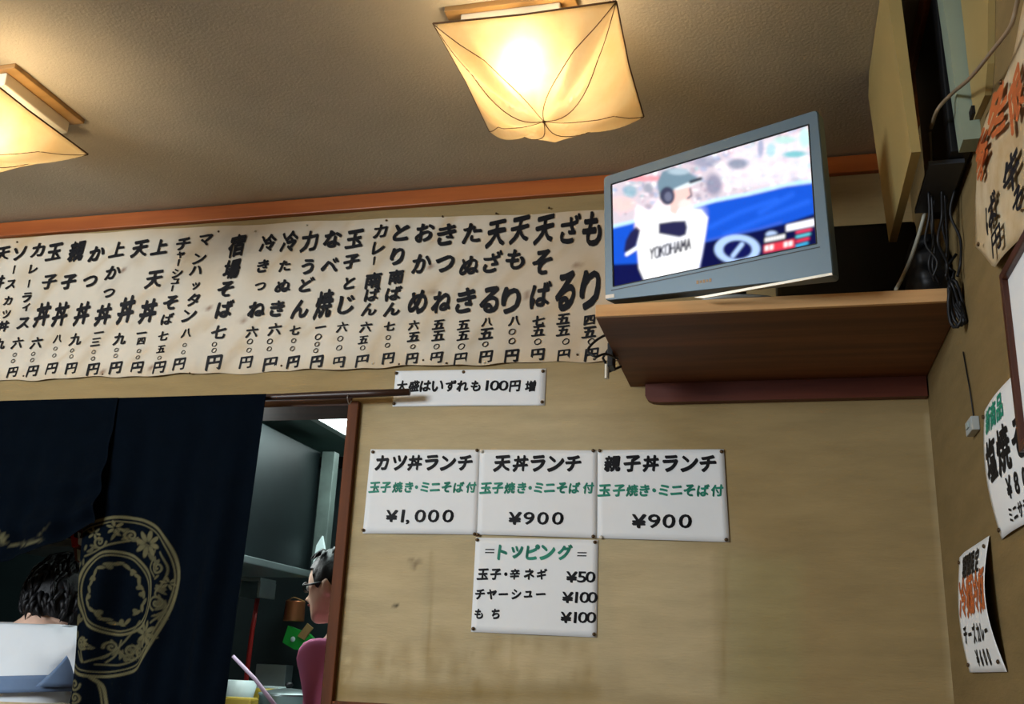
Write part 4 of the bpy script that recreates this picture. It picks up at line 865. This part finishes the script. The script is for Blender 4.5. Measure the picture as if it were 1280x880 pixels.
def person(name, label, loc, facing, pose):
    """loc = floor point, body built in local frame facing +y, then turned"""
    t = thing(name, (loc[0], loc[1], -CZ), label, 'person'); ca, sa = math.cos(facing), math.sin(facing)
    def T(v): return [(loc[0]+ca*x-sa*y, loc[1]+sa*x+ca*y, z-CZ) for x, y, z in v]
    J = pose['joints']; names = list(J); idx = {n_: i for i, n_ in enumerate(names)}
    E_ = [(idx[a], idx[b]) for a, b in pose['edges']]
    sv, sf_ = skin_mesh([(J[n_][0], J[n_][1]) for n_ in names], E_, idx['pelvis'])
    mb = MB(); mb.add(T(sv), sf_)
    # head
    Rh = Matrix.Rotation(pose['head_yaw'], 3, 'Z') @ Matrix.Rotation(pose['head_pitch'], 3, 'X') @ Matrix.Rotation(pose.get('head_roll', 0), 3, 'Y'); hc = Vector(pose['head'])
    H = lambda v: [tuple(Rh @ Vector(p)+hc) for p in v]
    hv, hf = head_mesh(); mb.add(T(H(hv)), hf)
    for s in (-1, 1): v, f = ear(s); mb.add(T(H(v)), f)
    # hands: palm and five separate bent fingers each
    for s, key in ((-1, 'hand_l'), (1, 'hand_r')):
        w_ = Vector(J['wrist_l' if s < 0 else 'wrist_r'][0]); d = Vector(pose[key]).normalized(); side = d.cross(Vector((s, .2, .3))).normalized(); nrm = d.cross(side).normalized()
        jn = [(tuple(w_-d*.01), (.024, .018)), (tuple(w_+d*.045), (.034, .014)), (tuple(w_+d*.085), (.036, .012))]; ed = [(0, 1), (1, 2)]
        v, f = skin_mesh(jn, ed, 0, 1); mb.add(T(v), f)
        for k, (o_, ln) in enumerate(((-.028, .062), (-.010, .074), (.010, .070), (.027, .056))):
            p0 = w_+d*.078+side*o_; p1 = p0+(d+nrm*.25).normalized()*ln*.45; p2 = p1+(d+nrm*.7).normalized()*ln*.3; p3 = p2+(d+nrm*1.2).normalized()*ln*.25
            v, f = skin_mesh([(tuple(p0), .0095), (tuple(p1), .009), (tuple(p2), .008), (tuple(p3), .007)], [(0, 1), (1, 2), (2, 3)], 0, 1); mb.add(T(v), f)
        p0 = w_+d*.02-side*.02; p1 = p0-side*.028+d*.025; p2 = p1+d*.028-side*.006+nrm*.01; v, f = skin_mesh([(tuple(p0), .013), (tuple(p1), .0115), (tuple(p2), .009)], [(0, 1), (1, 2)], 0, 1); mb.add(T(v), f)
    # fuse into one continuous skin
    o = mb.build('body', 'skin', t, True, recalc=False)
    rm = o.modifiers.new('fuse', 'REMESH'); rm.mode = 'VOXEL'; rm.voxel_size = .0065; rm.use_smooth_shade = True
    sm_ = o.modifiers.new('smooth', 'SMOOTH'); sm_.factor = .5; sm_.iterations = 2
    bpy.context.view_layer.update(); dg = bpy.context.evaluated_depsgraph_get(); m2 = bpy.data.meshes.new_from_object(o.evaluated_get(dg)); o.modifiers.clear(); o.data = m2
    # clothing
    for nm, mt_, js, es, root in pose['clothes']:
        v, f = skin_mesh([(p, r_) for p, r_ in js], es, root); MB().add(T(v), f).build(nm, mt_, t, True)
    # eyes
    for s in (-1, 1):
        MB().add(T(H(MB().sphere((s*.031, .073, .002), .011, 10, 7).v)), MB().sphere((0, 0, 0), 1, 10, 7).f).build('eye', 'white', t, True)
    mbi = MB().sphere((0, .084, -.052), .016, 10, 6, (1.2, .45, .33)); MB().add(T(H(mbi.v)), mbi.f).build('mouth', 'lip', t, True)
    # hair cap with tufts
    vs = []; n1, n2 = 46, 30; hs = pose['hair']; R_ = np.random.default_rng(5)
    mbh = MB()
    for i in range(n2+1):
        th = PI*.02+PI*.70*i/n2
        for j in range(n1):
            a = 2*PI*j/n1; fx = math.sin(a); fy = math.cos(a); lim = PI*.70 if fy < .25 else PI*(.70-.34*min(1, (fy-.25)/.4))
            tt = min(th, lim); tuf = 1+hs[1]*(.5*math.sin(a*7+tt*5)+.5*math.sin(a*13-tt*9)+.6*math.sin(a*23+tt*3)*(tt/2)); r_ = hs[0]*tuf
            taper = 1 if tt < 1.6 else 1-.32*(tt-1.6)
            mbh.v.append((.080*r_*math.sin(tt)*fx*taper, (-.006+(.094 if fy < 0 else .090)*r_*math.sin(tt)*fy*taper), .012+.112*r_*math.cos(tt)))
    for i in range(n2):
        for j in range(n1): mbh.f.append((i*n1+j, (i+1)*n1+j, (i+1)*n1+(j+1) % n1, i*n1+(j+1) % n1))
    mbh.f.append(tuple(range(n1)))
    hb_ = MB().add(T(H(mbh.v)), mbh.f)
    for k in range(pose.get('tufts', 90)):
        a = R_.uniform(0, 2*PI) if k % 4 else R_.uniform(2.2, 4.1); th = R_.uniform(.15, 2.05); fy = math.cos(a)
        if fy > .2 and th > 1.0: th = R_.uniform(.1, 1.0)
        if not pose.get('front', True) and fy > -.15 and th > .5: continue
        d0 = Vector((math.sin(th)*math.sin(a), math.sin(th)*math.cos(a), math.cos(th))); p0 = Vector((.078*hs[0]*d0.x, .09*hs[0]*d0.y-.006, .012+.108*hs[0]*d0.z))
        dn = Vector((math.cos(th)*math.sin(a), math.cos(th)*math.cos(a), -math.sin(th))); ln = R_.uniform(.03, .055); sd = d0.cross(dn)*R_.uniform(-.6, .6)
        pts = [p0-d0*.006, p0+dn*ln*.4+d0*.007+sd*ln*.3, p0+dn*ln*.8+d0*.004+sd*ln*.7, p0+dn*ln*1.15-d0*.004+sd*ln]
        tb = MB().tube(pts, [.008, .008, .005, .0008], 5); hb_.add(T(H(tb.v)), tb.f)
    hb_.build('hair', 'hair', t, True, recalc=False)
    return t, T, H
def stand_pose(h=1.0, lean=0.0, arms=None):
    """joints of an adult about 1.58*h tall, facing +y"""
    S = lambda x, y, z: (x*h, y*h+lean*max(0, z-.9), z*h)
    J = dict(pelvis=(S(0, 0, .90), (.135*h, .10*h)), waist=(S(0, .0, 1.02), (.115*h, .085*h)), chest=(S(0, .0, 1.18), (.135*h, .095*h)), upper=(S(0, -.005, 1.265), (.10*h, .062*h)), neck=(S(0, .0, 1.345), .046*h), skull=(S(0, .012, 1.40), .048*h))
    for s, n_ in ((-1, 'l'), (1, 'r')):
        J['shoulder_'+n_] = (S(s*.165, -.005, 1.275), .052*h); J['hip_'+n_] = (S(s*.085, 0, .84), .088*h); J['knee_'+n_] = (S(s*.09, .015, .45), .056*h); J['ankle_'+n_] = (S(s*.09, -.01, .085), .037*h); J['toe_'+n_] = (S(s*.10, .15, .035), (.036*h, .028*h))
    a = arms or {}
    for s, n_ in ((-1, 'l'), (1, 'r')):
        el, wr = a.get(n_, ((s*.21, -.01, 1.02), (s*.22, .05, .80))); J['elbow_'+n_] = (S(*el), .040*h); J['wrist_'+n_] = (S(*wr), .026*h)
    E_ = [('pelvis', 'waist'), ('waist', 'chest'), ('chest', 'upper'), ('upper', 'neck'), ('neck', 'skull')]
    for n_ in 'lr': E_ += [('upper', 'shoulder_'+n_), ('shoulder_'+n_, 'elbow_'+n_), ('elbow_'+n_, 'wrist_'+n_), ('pelvis', 'hip_'+n_), ('hip_'+n_, 'knee_'+n_), ('knee_'+n_, 'ankle_'+n_), ('ankle_'+n_, 'toe_'+n_)]
    return J, E_
def clothe(J, mtop, sl='elbow'):
    g = lambda n_: J[n_][0]; mid = lambda a, b, t: tuple(np.array(a)*(1-t)+np.array(b)*t)
    top = [(g('pelvis'), (.165, .125)), (g('waist'), (.15, .11)), (g('chest'), (.158, .115)), (g('upper'), (.142, .098)), (mid(g('upper'), g('neck'), .62), (.088, .082)),
           (g('shoulder_l'), .068), (mid(g('shoulder_l'), g('elbow_l'), .8), .062), (g('shoulder_r'), .068), (mid(g('shoulder_r'), g('elbow_r'), .8), .062)]
    et = [(0, 1), (1, 2), (2, 3), (3, 4), (3, 5), (5, 6), (3, 7), (7, 8)]
    tr = [(g('pelvis'), (.15, .115)), (g('hip_l'), .098), (g('knee_l'), .072), (g('ankle_l'), .055), (g('hip_r'), .098), (g('knee_r'), .072), (g('ankle_r'), .055)]
    return [('shirt', mtop, top, et, 0), ('trousers', 'trousers', tr, [(0, 1), (1, 2), (2, 3), (0, 4), (4, 5), (5, 6)], 0),
            ('shoe', 'black', [(g('ankle_l'), .05), (g('toe_l'), (.048, .036))], [(0, 1)], 0), ('shoe', 'black', [(g('ankle_r'), .05), (g('toe_r'), (.048, .036))], [(0, 1)], 0)]
# person seen from behind in the curtain slit
J, E_ = stand_pose(1.0, .09, {'l': ((-.27, .10, 1.08), (-.30, .26, 1.2)), 'r': ((.24, .08, 1.03), (.16, .26, .95))})
hx = J['neck'][0]
pz = dict(joints=J, edges=E_, head=(hx[0]+.022, hx[1]+.055, 1.395), head_yaw=.1, head_pitch=-.36, hand_l=(0, .6, .6), hand_r=(0, 1, .1), clothes=clothe(J, 'shirt'), hair=(1.32, .045), tufts=190)
t1, T1, H1 = person('person', 'person seen from behind in a white top, stooping through the navy curtain', (float(onY(66, 735, 2.85)[0])+.005, 2.775), .06, pz)
# apron band and strap over the back
def backband(z0, z1, m_, nm, x0=-.19, x1=.19):
    pts = []; G = []
    for i in range(26):
        a = math.radians(-170+340*i/25) if False else math.radians(95+170*i/25)
        G.append([T1([(.172*math.sin(a+PI/2)*1.02, .12*(z-.9)-.0+.131*math.cos(a+PI/2)*1.02, z)])[0] for z in np.linspace(z0, z1, 5)])
    return G
bx_ = T1([(0, 0, 1)])
def bandmesh(zc, hw, a0, a1, rx, ry, tilt_):
    G = []
    for i in range(30):
        a = math.radians(a0+(a1-a0)*i/29); G.append([T1([(rx*math.cos(a), .09*(zc-.9)+ry*math.sin(a), zc+tilt_*math.cos(a)+hw*(j/4*2-1))])[0] for j in range(5)])
    return MB().slab(G, (0, -.002, 0), 30, 5)
bandmesh(1.15, .024, 178, 362, .178, .135, .012).build('apron_band', 'bluecloth', t1, True)['label'] = 'blue band across the back'
bandmesh(1.02, .085, 178, 362, .186, .147, .0).build('apron_back', 'oldpaper', t1, True)['label'] = 'greyish apron below the blue band'
G_ = []
for i in range(10):
    v_ = i/9; z_ = 1.275-.125*v_; a0 = -(24+28*v_**1.3); G_.append([T1([(.192*math.cos(math.radians(a_)), .09*(z_-.9)+(.150-.004*(1-v_))*math.sin(math.radians(a_)), z_)])[0] for a_ in np.linspace(a0, -4, 9)])
MB().slab(G_, (0, -.002, 0), 10, 9).build('apron_strap', 'bluecloth', t1, True)['label'] = 'blue strap running down from the shoulder'
# kitchen worker in profile behind the door post
J, E_ = stand_pose(1.0, .0, {'l': ((-.21, -.07, 1.03), (-.19, .10, .86)), 'r': ((.21, -.07, 1.03), (.19, .10, .86))})
pz = dict(joints=J, edges=E_, head=(0, .045, 1.495), head_yaw=0, head_pitch=-.12, hand_l=(0, 1, 0), hand_r=(0, 1, 0), clothes=clothe(J, 'pink'), hair=(1.02, .03), tufts=70, front=False)
t2, T2, H2 = person('person', 'person in pink top and dark glasses in profile, half hidden by the door post', (-1.388, 3.2), PI/2, pz)
gl = MB()
for s in (-1, 1):
    gl.tube([(s*.031+.021*math.cos(a), .086, .004+.015*math.sin(a)) for a in np.linspace(0, 2*PI, 17)], .0030, 6); gl.tube([(s*.052, .086, .008), (s*.082, .01, .008)], .0036, 6)
gl.tube([(-.012, .088, .008), (.012, .088, .008)], .002, 6)
MB().add(T2(H2(gl.v)), gl.f).build('glasses', 'glasses', t2, True)
# ------------------------------------------------------------------ clean-up of helper properties
for o in bpy.data.objects:
    if '_org' in o:
        if o.parent is not None and '_org' in o.parent and o.parent.type == 'MESH': pass
for o in bpy.data.objects:
    if '_org' in o: del o['_org']
